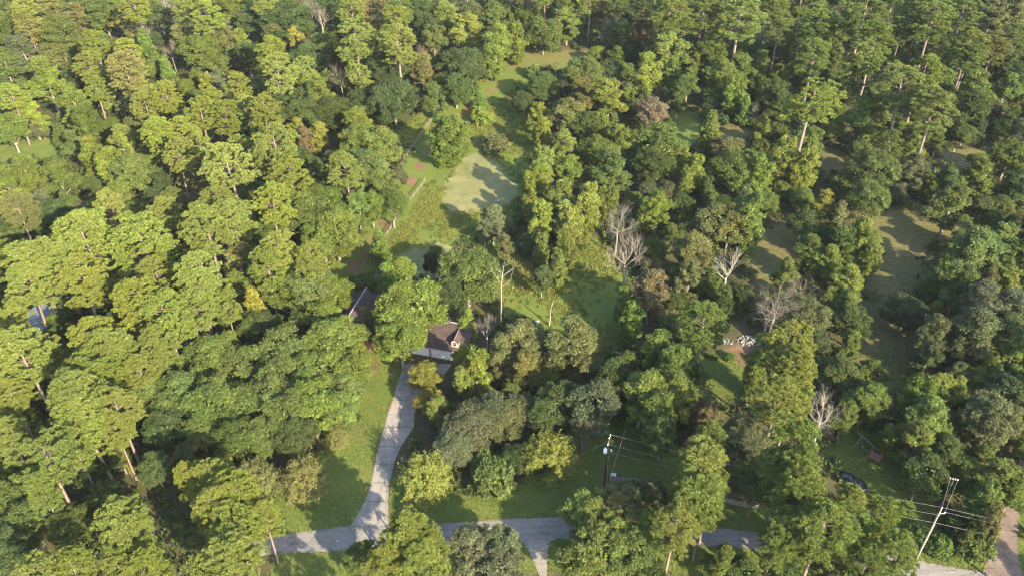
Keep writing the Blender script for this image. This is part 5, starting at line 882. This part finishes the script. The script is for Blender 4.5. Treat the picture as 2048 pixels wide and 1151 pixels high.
def house():
    h = empty('house', (-11.4, 115.2, 0), math.atan2(-.253, .967))
    tag(h, 'brick house with dark brown shingle roof, dormer and white garage doors', 'house')
    # main block and wing walls (butted, wing set 5 cm proud)
    w = MB(); X0, X1 = -15.2, 2.6; Y0, Y1 = .55, 9.4
    w.box(((X0 + X1) / 2, (Y0 + Y1) / 2, 1.28), (X1 - X0, Y1 - Y0, 2.56))
    for x in (X0 + .01, X1 - .01): w.poly([(x, Y0, 2.5), (x, Y1, 2.5), (x, 4.98, 4.95)])
    w.build('wall', BRICK, h)
    g = MB(); g.box((-20, 3.9, 1.32), (8.6, 9.6, 2.64))
    for y in (-.88, 8.68): g.poly([(-24.3, y, 2.6), (-15.7, y, 2.6), (-20, y, 5.9)])
    g.build('wall', BRICK, h)
    ez, rz, ry, m = 2.75, 5.4, 4.98, .55
    rf = roof_slab('roof', [(-16.2, 0, ez), (3.1, 0, ez), (3.1, ry, rz), (-16.2, ry, rz)], SHING, h)
    roof_slab('roof', [(-16.2, 9.96, ez), (3.1, 9.96, ez), (3.1, ry + .01, rz), (-16.2, ry + .01, rz)], SHING, h)
    cap = MB(); cap.tube([(-16.1, ry, rz + .02), (3.12, ry, rz + .02)], .11, 6); cap.build('ridge_cap', RIDGE, rf)
    fa = MB(); fa.box((-6.55, -.03, ez - .16), (19.3, .05, .2)); fa.build('fascia', TRIM, rf)
    r2 = roof_slab('roof', [(-24.8, -1.4, 2.72), (-24.8, 9.3, 2.72), (-20, 9.3, 6.5), (-20, -1.4, 6.5)], SHING, h)
    roof_slab('roof', [(-15.2, -1.4, 2.72), (-15.2, 9.3, 2.72), (-19.99, 9.3, 6.5), (-19.99, -1.4, 6.5)], SHING, h)
    cap = MB(); cap.tube([(-20, -1.45, 6.52), (-20, 9.35, 6.52)], .11, 6); cap.build('ridge_cap', RIDGE, r2)
    # garage doors: raised horizontal panels in a frame
    for dx0, dx1 in ((-3.95, -.08), (-7.95, -4.4)):
        fr = MB(); cx = (dx0 + dx1) / 2; fr.box((cx, .5, 2.23), (dx1 - dx0 + .24, .12, .14)); fr.box((dx0 - .06, .5, 1.08), (.12, .12, 2.16)); fr.box((dx1 + .06, .5, 1.08), (.12, .12, 2.16))
        dr = MB().box((cx, .51, 1.08), (dx1 - dx0, .05, 2.14)).build('garage_door', WHITE, h); fr.build('frame', TRIM, dr)
        for k in range(4):
            MB().box((cx, .465, .28 + k * .53), (dx1 - dx0 - .04, .05, .50)).build('panel', WHITE, dr)
        MB().box((cx, .43, .35), (.2, .03, .04)).build('handle', CHROME, dr)
    # dormer
    d0, d1, fy = -.05, 1.35, .85; zb = ez + fy * m; ze = 4.45; zp = 5.15; xm = (d0 + d1) / 2
    dm = MB(); dm.poly([(d0, fy, zb - .05), (d1, fy, zb - .05), (d1, fy, ze), (xm, fy, zp), (d0, fy, ze)])
    for x in (d0, d1): dm.poly([(x, fy, zb - .05), (x, fy, ze), (x, (ze - ez) / m, ze)])
    dmo = dm.build('dormer', SIDING, h)
    yb = (zp - ez) / m; sl = (zp - ze) / (xm - d0)
    for s, x in ((-1, d0), (1, d1)):
        ex = x + s * .16; exz = ze - .16 * sl + .06
        roof_slab('dormer_roof', [(ex, fy - .18, exz), (ex, (exz - ez) / m, exz), (xm, yb + .05, zp + .06), (xm, fy - .18, zp + .06)], SHING, dmo, .06)
    MB().tube([(xm, fy - .2, zp + .08), (xm, yb, zp + .08)], .05, 5).build('ridge_cap', RIDGE, dmo)
    MB().box((xm, fy - .025, 3.92), (.62, .03, .80)).build('window_pane', GLASSD, dmo)
    fr = MB(); fr.box((xm, fy - .035, 4.36), (.78, .05, .08)).box((xm, fy - .035, 3.48), (.78, .05, .08)).box((xm - .35, fy - .035, 3.92), (.08, .05, .80)).box((xm + .35, fy - .035, 3.92), (.08, .05, .80)).box((xm, fy - .045, 3.92), (.62, .03, .04))
    fr.build('window_frame', TRIM, dmo)
    for x in (-13.5, -10.5, 1.4):     # front windows and door of the hidden stretch
        wp = MB().box((x, .54, 1.35), (1.2, .05, 1.3)).build('window', GLASSD, h)
        MB().box((x, .5, 2.03), (1.36, .06, .08)).box((x, .5, .67), (1.36, .08, .08)).box((x - .64, .5, 1.35), (.08, .06, 1.3)).box((x + .64, .5, 1.35), (.08, .06, 1.3)).build('frame', TRIM, wp)
    ch = MB().box((-12, 5.6, 5.6), (.9, .7, 1.8)).box((-12, 5.6, 6.56), (1.05, .85, .14)); ch.build('chimney', BRICK, h)
house()
pl = empty('planter', (-10.3, 114.1, .04)); tag(pl, 'white round planter beside the garage doors', 'planter')
MB().tube([(0, 0, 0), (0, 0, .1), (0, 0, .45), (0, 0, .5)], [.3, .36, .5, .5], 14).build('pot', STONE, pl, True)
c_ = Cloud(301); [c_.clump((c_.g.normal(0, .18), c_.g.normal(0, .18), .58), .26, 60, .07) for _ in range(5)]; o_ = link('foliage', c_.mesh('planter_foliage', LEAF), pl); o_.color = (.1, .14, .05, 1)

# ------------------------------------------------------------------ shed
def shed():
    s = empty('shed', (-91.3, 125.2, 0), R_(-28)); tag(s, 'small shed with grey metal roof among tall pines', 'shed')
    MB().box((0, 0, 1.15), (6.0, 4.6, 2.3)).build('wall', TINW, s)
    for k in range(8):
        x = -2.98 + .85 * k
        q = MB(); a = math.atan2(.6, 5.4)
        q.box((x, 0, 2.75), (.835, 5.4, .03), M=Matrix.Translation((0, 0, 2.75)) @ Matrix.Rotation(a, 4, 'X') @ Matrix.Translation((0, 0, -2.75)))
        q.box((x + .40, 0, 2.785), (.05, 5.4, .04), M=Matrix.Translation((0, 0, 2.75)) @ Matrix.Rotation(a, 4, 'X') @ Matrix.Translation((0, 0, -2.75)))
        q.build('roof_sheet', TINR, s)
    d = MB().box((1.2, -2.33, 1.0), (1.0, .06, 2.0)).build('door', FENCEW, s); MB().box((1.55, -2.38, 1.0), (.1, .05, .05)).build('handle', CHROME, d)
shed()

# ------------------------------------------------------------------ poles and wires
def sag(a, b, s, n=14):
    a, b = Vector(a), Vector(b); return [a.lerp(b, k / n) - Vector((0, 0, 4 * s * (k / n) * (1 - k / n))) for k in range(n + 1)]
def wire(a, b, s, label, r=.010):
    p0 = Vector(a); w = MB().tube([q - p0 for q in sag(a, b, s)], r, 4).build('power_line', WIRE); w.location = p0
    tag(w, label, 'power line', 'overhead lines along the lane')
def insulator(parent, p, h=.28):
    MB().tube([p, (p[0], p[1], p[2] + h * .5), (p[0], p[1], p[2] + h)], [.07, .10, .05], 8).build('insulator', PORC, parent)
P1 = Vector((14.8, 86.7, 0)); P2 = Vector((59.9, 73.3, 0)); P3 = Vector((64.5, 79.4, 0)); P4 = Vector((106, 60.5, 0))
u1 = (P2 - P1).normalized(); s1 = Vector((-u1.y, u1.x, 0))
p1 = empty('utility_pole', P1); tag(p1, 'dark wooden utility pole with white transformer by the paddock corner', 'utility pole')
MB().tube([(0, 0, 0), (0, 0, 4), (0, 0, 11.2)], [.19, .17, .12], 10).build('shaft', POLED, p1, True)
MB().tube([(.21, -.02, .1), (.16, -.02, 7)], .03, 5).build('conduit', WIRE, p1)
arm = MB().tube([tuple(s1 * -1.1 + Vector((0, 0, 10.75))), tuple(s1 * 1.1 + Vector((0, 0, 10.75)))], .07, 4).build('crossarm', POLEW, p1)
for k in (-1, 1): insulator(p1, tuple(s1 * k + Vector((0, 0, 10.8))))
insulator(p1, (0, 0, 11.2))
can = MB().tube([(-.42, -.05, 8.0), (-.42, -.05, 8.08), (-.42, -.05, 8.85), (-.42, -.05, 8.95)], [.24, .3, .3, .2], 12).build('transformer', CANM, p1, True)
MB().tube([(-.42, -.05, 8.95), (-.42, -.05, 9.3)], [.06, .04], 6).build('bushing', PORC, can); MB().box((-.15, -.03, 8.5), (.3, .08, .5)).build('bracket', CHROME, can)
MB().tube([(.12, -.1, 9.0), (.34, -.3, 9.15), (.42, -.4, 9.1)], .04, 6).build('lamp_arm', CHROME, p1); MB().tube([(.42, -.4, 9.12), (.46, -.44, 8.95)], [.09, .16], 8).build('lamp_head', LAMPG, p1)
p2 = empty('utility_pole', P2); tag(p2, 'weathered grey utility pole at the edge of the asphalt lane', 'utility pole')
MB().tube([(0, 0, 0), (0, 0, 5), (0, 0, 12)], [.17, .14, .1], 10).build('shaft', POLEW, p2, True)
a2 = MB().box((.35, .1, 10.7), (1.0, .1, .1)).build('side_arm', WHITEF, p2); insulator(p2, (.82, .1, 10.75)); insulator(p2, (0, 0, 12)); insulator(p2, (-.02, -.16, 10.55))
for z in (3.2, 5.4, 7.0): MB().tube([(0, 0, z), (0, 0, z + .1)], .16, 10).build('band', CHROME, p2)
MB().tube([(.2, -.02, 0), (.17, -.02, 8.5)], .035, 5).build('conduit', WIRE, p2)
p3 = empty('utility_pole', P3); tag(p3, 'dark utility pole with white insulators standing under the trees', 'utility pole')
MB().tube([(0, 0, 0), (0, 0, 5), (0, 0, 11)], [.18, .15, .1], 10).build('shaft', POLED, p3, True)
MB().box((0, 0, 10.6), (1.3, .1, .12), R_(-20)).build('crossarm', POLED, p3)
for q in (-.5, -.15, .2, .5): insulator(p3, (q * .94, -q * .34, 10.66), .2)
wire(P1 + s1 + Vector((0, 0, 11.05)), P2 + Vector((0, 0, 12.2)), .8, 'upper wire from transformer pole to the grey lane pole')
wire(P1 - s1 + Vector((0, 0, 11.05)), P2 + Vector((0, -.16, 10.7)), .9, 'lower wire from transformer pole to the grey lane pole')
wire(P1 + Vector((.1, 0, 8.2)), P2 + Vector((0, -.15, 8.9)), .8, 'telephone cable below the wires, transformer pole to lane pole', .012)
wire(P2 + Vector((0, 0, 12.2)), P4 + Vector((0, 0, 12.2)), .5, 'upper wire leaving the grey lane pole over the hedge')
wire(P2 + Vector((.82, .1, 11)), P4 + Vector((0, 0, 11)), .6, 'middle wire leaving the side arm of the grey lane pole')
wire(P2 + Vector((0, -.15, 8.9)), P4 + Vector((0, 0, 9)), .6, 'lowest cable leaving the grey lane pole over the hedge', .012)
wire(P2 + Vector((0, 0, 12.2)), P3 + Vector((-.47, .17, 11)), .15, 'short wire joining the lane pole top to the dark pole')
wire(P2 + Vector((.82, .1, 11)), P3 + Vector((.47, -.17, 11)), .15, 'short wire joining the side arm to the dark pole')
wire(P1 + Vector((0, 0, 10.6)), (6.8, 90.2, .05), .0, 'guy wire from the transformer pole down to the lawn', .012)

# ------------------------------------------------------------------ fences
def fence(name, pts, label, mat, rails, hgt, gap=2.4, pr=.07, rr=.045, flat=True):
    f = empty(name, (*pts[0], 0)); tag(f, label, 'fence'); o = Vector((*pts[0], 0)); pos = []
    for a, b in zip(pts[:-1], pts[1:]):
        a, b = Vector((*a, 0)), Vector((*b, 0)); n = max(1, round((b - a).length / gap))
        for k in range(n): pos.append(a.lerp(b, k / n))
    pos.append(Vector((*pts[-1], 0)))
    pm = MB().tube([(0, 0, -.1), (0, 0, hgt + .1)], pr, 6).mesh('post', mat)
    for p in pos:
        q = link('post', pm, f); q.location = p - o; q.rotation_euler = (rng.uniform(-.04, .04), rng.uniform(-.04, .04), rng.uniform(0, 3))
    for a, b in zip(pos[:-1], pos[1:]):
        for z in rails:
            d = b - a; mb = MB()
            if flat: mb.box((0, 0, 0), (d.length + .05, .05, .14))
            else: mb.tube([(-d.length / 2 - .05, 0, 0), (d.length / 2 + .05, 0, 0)], rr, 5)
            r = mb.build('rail', mat, f); r.location = (a + b) / 2 - o + Vector((0, 0, z + rng.uniform(-.03, .03))); r.rotation_euler = (0, rng.uniform(-.012, .012), math.atan2(d.y, d.x))
    return f
fence('rail_fence', WD['fence1'], 'weathered wooden rail fence along the far stretch of the lane', FENCEW, (.55, 1.15), 1.25)
fence('rail_fence', WD['fence2'], 'weathered wooden rail fence between the dirt lane and the weedy field', FENCEW, (.55, 1.15), 1.25)
fence('rail_fence', WD['fence3'], 'white three-rail paddock fence facing the lane', WHITEF, (.4, .8, 1.2), 1.3)
fence('wire_fence', WD['fence4'], 'thin top-railed paddock fence running from the utility cabinet', WHITEF, (1.15,), 1.2, 2.6, .035, .035, False)
fence('split_rail_fence', WD['fence5'], 'rustic split-rail fence between the lawn and the house', LOGM, (.45, .95), 1.05, 2.0, .08, .06, False)
ub = empty('utility_cabinet', (*WD['panel'], 0), R_(-12)); tag(ub, 'pale grey metal utility cabinet at the paddock corner', 'cabinet')
MB().box((0, 0, .48), (.85, .6, .9)).build('case', CANM, ub, bevel=.02); MB().box((0, -.315, .5), (.7, .03, .7)).build('door', TINR, ub); MB().box((0, 0, .04), (1.05, .8, .1)).build('base', CONC, ub)
mbx = empty('mailbox', (*WD['mailbox'], 0)); tag(mbx, 'white mailbox on a post beside the driveway mouth', 'mailbox')
MB().box((0, 0, .55), (.1, .1, 1.1)).build('post', FENCEW, mbx); bx = MB(); bx.tube([(-.32, 0, 1.25), (.32, 0, 1.25)], .17, 10); bx.build('box', WHITE, mbx); MB().box((.1, -.19, 1.35), (.05, .02, .2)).build('flag', REDW, mbx)

# ------------------------------------------------------------------ swing set, platform, car
def swing_set():
    a, b = Vector((*WD['swing_t1'], 2.4)), Vector((*WD['swing_t2'], 2.4)); d = (b - a); L_ = d.length; ang = math.atan2(d.y, d.x)
    s = empty('swing_set', (a.x, a.y, 0), ang); tag(s, 'wooden A-frame swing set on the shaded lawn', 'swing set')
    MB().box((L_ / 2, 0, 2.4), (L_ + .3, .12, .14)).build('beam', FENCEW, s)
    for x in (L_ * .17, L_ * .77):
        for y in (-1, 1): MB().tube([(x, y * .05, 2.4), (x, y * .95, 0)], .055, 6).build('leg', FENCEW, s)
        MB().box((x, 0, 1.2), (.07, 1.0, .08)).build('brace', FENCEW, s)
    for x in (L_ * .38, L_ * .58):
        sw = MB().box((x, 0, .5), (.5, .2, .04)).build('seat', WHITEF, s)
        for e in (-.22, .22): MB().tube([(x + e, 0, .5), (x + e * .7, 0, 2.35)], .012, 4).build('chain', CHROME, sw)
swing_set()
pf = empty('wooden_platform', (*WD['mat'], 0), R_(-42)); tag(pf, 'small reddish boarded platform next to the swing set', 'platform')
for k in range(7): MB().box((-.78 + .26 * k, 0, .42 + rng.uniform(-.01, .01)), (.25, 1.7, .05)).build('plank', REDW, pf)
for x in (-.75, .75):
    for y in (-.7, .7): MB().box((x, y, .2), (.1, .1, .4)).build('leg', REDW, pf)
MB().box((0, .7, .36), (1.7, .08, .08)).build('joist', REDW, pf); MB().box((0, -.7, .36), (1.7, .08, .08)).build('joist', REDW, pf)

def car():
    c = empty('parked_car', (54.6, 87.1, 0), math.atan2(-1.9, 2.7)); tag(c, 'dark navy car parked on the lawn beneath tall pines', 'car')
    L_, Wd = 4.6, 1.84
    st = [(-2.3, .42, .62, .80), (-2.22, .32, .86, .92), (-1.7, .30, .98, 1.0), (-.9, .30, 1.0, 1.0), (.9, .30, .98, 1.0), (1.6, .30, .90, .98), (2.15, .32, .76, .90), (2.3, .42, .62, .78)]
    def loft(secs, half):
        mb = MB(); rings = []
        for s in secs:
            ring = half(s); i = len(mb.v); mb.v += ring; rings.append((i, len(ring)))
        for (i, n), (j, _) in zip(rings[:-1], rings[1:]):
            for q in range(n): r = (q + 1) % n; mb.f.append((i + q, i + r, j + r, j + q))
        mb.f.append(tuple(range(rings[0][0], rings[0][0] + rings[0][1]))); mb.f.append(tuple(range(rings[-1][0], rings[-1][0] + rings[-1][1])))
        return mb
    def body(s):
        x, z0, z1, k = s; w = Wd / 2 * k; return [(x, -w * .9, z0), (x, w * .9, z0), (x, w, z0 + .15), (x, w, z1 - .22), (x, w * .9, z1 - .04), (x, w * .5, z1), (x, -w * .5, z1), (x, -w * .9, z1 - .04), (x, -w, z1 - .22), (x, -w, z0 + .15)]
    bo = loft(st, body).build('body', CARP, c, True)
    cab = [(-1.95, .90, .80, .70), (-1.25, .90, 1.38, .66), (-.6, .90, 1.47, .66), (.3, .90, 1.42, .66), (1.15, .90, .92, .72)]
    def cb(s):
        x, z0, z1, k = s; w = Wd / 2; z1 = max(z1, z0 + .02); return [(x, -w * .88, z0), (x, w * .88, z0), (x, w * k, z1 - .03), (x, w * (k - .12), z1), (x, -w * (k - .12), z1), (x, -w * k, z1 - .03)]
    loft(cab, cb).build('cabin_glass', GLASSD, c, True)
    rf = [(-1.3, 0, 1.40, .66), (-.6, 0, 1.49, .66), (.25, 0, 1.45, .66)]
    def rb(s): x, _, z1, k = s; w = Wd / 2; return [(x, -w * k, z1 - .05), (x, w * k, z1 - .05), (x, w * (k - .12), z1), (x, -w * (k - .12), z1)]
    loft(rf, rb).build('roof', CARP, c, True)
    for x in (-1.42, 1.42):
        for y in (-.83, .83):
            wl = MB().tube([(x, y - .1, .33), (x, y + .1, .33)], .33, 16).build('wheel', RUB, c); MB().tube([(x, y - .105, .33), (x, y + .105, .33)], .2, 12).build('rim', CHROME, wl)
    for y in (-.62, .62):
        MB().box((2.2, y, .66), (.18, .36, .13)).build('headlight', LAMPG, c); MB().box((-2.22, y, .74), (.12, .36, .12)).build('taillight', REDW, c)
    for y in (-.98, .98): MB().box((.75, y, .98), (.16, .14, .12)).build('mirror', CARP, c, bevel=.03)
    MB().box((2.31, 0, .45), (.02, .5, .11)).build('licence_plate', WHITE, c)
car()

# ------------------------------------------------------------------ snag, stubs, logs, rubble, branches
def snag(x, y, H, label, seed, r=.3, nb=5):
    rd = random.Random(seed); t = empty('dead_snag', (x, y, 0)); tag(t, label, 'dead tree'); C = (.27, .255, .23, 1)
    pts = [(0, 0, 0), (0, 0, H * .04), (.1, .05, H * .3), (.12, -.1, H * .62), (.35, 0, H * .8), (.75, .1, H)]
    o = MB().tube(pts, [r * 1.2, r, r * .8, r * .6, r * .42, r * .12], 9).build('trunk', BARK, t, True); o.color = C
    for k in range(nb):
        z = H * (.6 + .32 * k / max(nb - 1, 1)); a = (0, 2.9, .6, 3.6, 5.6, 1.9)[k % 6]; L_ = rd.uniform(1.4, 2.8) * (1.1 - .4 * k / nb); m2 = MB()
        twig_tree(m2, (.15, 0, z), (math.cos(a), math.sin(a) * .5, .75), L_, r * .3, 1, rd, 3, .55, .25, (1, 2))
        l = m2.build('limb', BARK, t, True); l.color = C
snag(-2.16, 125.6, 15.5, 'tall bare whitish snag with broken limbs behind the house', 5, .19)
snag(7.3, 125.4, 6.5, 'short pale dead trunk standing near the white box', 6, .17, 0)
snag(16.0, 123.0, 3.6, 'broken grey stump in the rough grass near the fallen log', 8, .17, 0)
lg = MB().tube([(-1.9, .2, .25), (0, 0, .27), (1.9, -.25, .24)], [.26, .28, .22], 10).build('fallen_log', LOGM, None, True); lg.location = (*WD['log'], 0); lg.rotation_euler = (0, 0, R_(-14)); tag(lg, 'grey fallen log lying in shaded grass beside shrubs', 'log')
br_ = empty('log_round', (*WD['barrel'], 0), R_(35)); tag(br_, 'cut log round lying in the shaded pasture', 'log')
MB().tube([(-.45, 0, .42), (.45, 0, .42)], .42, 14).build('bark', POLED, br_); [MB().tube([(s * .45, 0, .42), (s * .47, 0, .42)], .38, 14).build('cut_face', STONE, br_) for s in (-1, 1)]
def chunk_mesh(seed, mat):
    rd = random.Random(seed); bm = bmesh.new(); bmesh.ops.create_icosphere(bm, subdivisions=1, radius=1)
    for v in bm.verts: v.co = Vector((v.co.x * rd.uniform(.7, 1.3), v.co.y * rd.uniform(.7, 1.3), v.co.z * rd.uniform(.5, 1)))
    me = bpy.data.meshes.new('chunk'); bm.to_mesh(me); bm.free(); me.materials.append(mat); return me
CH = [chunk_mesh(s, STONE) for s in range(5)]
def heap(x, y, rx, ry, n, h, label, size):
    t = empty('rubble_heap', (x, y, 0)); tag(t, label, 'rubble')
    for k in range(n):
        a = rng.uniform(0, 6.28); q = math.sqrt(rng.random()); o = link('chunk', CH[k % 5], t); s = rng.uniform(*size)
        o.location = (math.cos(a) * q * rx, math.sin(a) * q * ry, s * .4 + h * (1 - q) * rng.random()); o.scale = (s * rng.uniform(.7, 1.6), s, s * .7); o.rotation_euler = [rng.uniform(-.6, .6), rng.uniform(-.6, .6), rng.uniform(0, 6)]
heap(45.4, 121.0, 2.5, 1.5, 95, .5, 'long heap of whitish rubble at the shaded wood edge', (.10, .27))
heap(41.2, 120.9, 1.2, 1.0, 26, .4, 'small pale rubble heap beside the long white one', (.12, .28))
rk = link('rock', CH[1]); rk.location = (*WD['rock'], .15); rk.scale = (1.0, .55, .4); tag(rk, 'flat white rock at the edge of the large pond', 'rock')
wb = empty('white_box', (*WD['white_box'], 0), .3); tag(wb, 'small white box near the short dead trunk', 'box'); MB().box((0, 0, .35), (.6, .5, .7)).build('case', STONE, wb, bevel=.03); MB().box((0, 0, .73), (.7, .6, .06)).build('lid', WHITE, wb)
mk = MB().box((0, 0, .65), (.22, .22, 1.3)).box((0, 0, 1.34), (.3, .3, .08)).build('marker_post', SIDING); mk.location = (*WD['marker'], 0); tag(mk, 'pale wooden post standing in the sunlit grass by the oaks', 'post')
for k in range(16):
    rd = random.Random(400 + k); m2 = MB(); twig_tree(m2, (0, 0, .12), (1, rd.uniform(-.3, .3), .02), rd.uniform(1.2, 2.4), .07, 1, rd, 3, .4, -.05, (1, 2))
    if k < 12: X, Y = 110 + rd.uniform(0, 17), 183 + rd.uniform(0, 11)
    else: X, Y = 92 + (k - 12) * 2.2, 166 + rd.uniform(-2, 3)
    o = m2.build('fallen_branch', BARK); o.color = (.42, .38, .34, 1); o.location = (X, Y, .05); o.rotation_euler = (0, 0, rd.uniform(0, 6.28))
    tag(o, 'pale fallen branch lying in the brush-strewn opening' if k < 12 else 'pale fallen branch at the far edge of the shaded pasture', 'branch', 'fallen branches in the brush-strewn opening' if k < 12 else 'fallen branches at the pasture edge')

# ------------------------------------------------------------------ thin evening air
def haze(d):
    m, nt, o, L = new_mat('haze'); v = N(nt, 'VolumePrincipled', Density=d, Anisotropy=.0); v.inputs['Color'].default_value = (.78, .86, 1, 1); L(v.outputs[0], o.inputs['Volume'])
    h = MB().box((0, 300, 55.5), (1840, 1440, 115)).build('haze', m); tag(h, 'thin bluish evening haze over the woods', 'haze', kind='stuff')
haze(.00005)
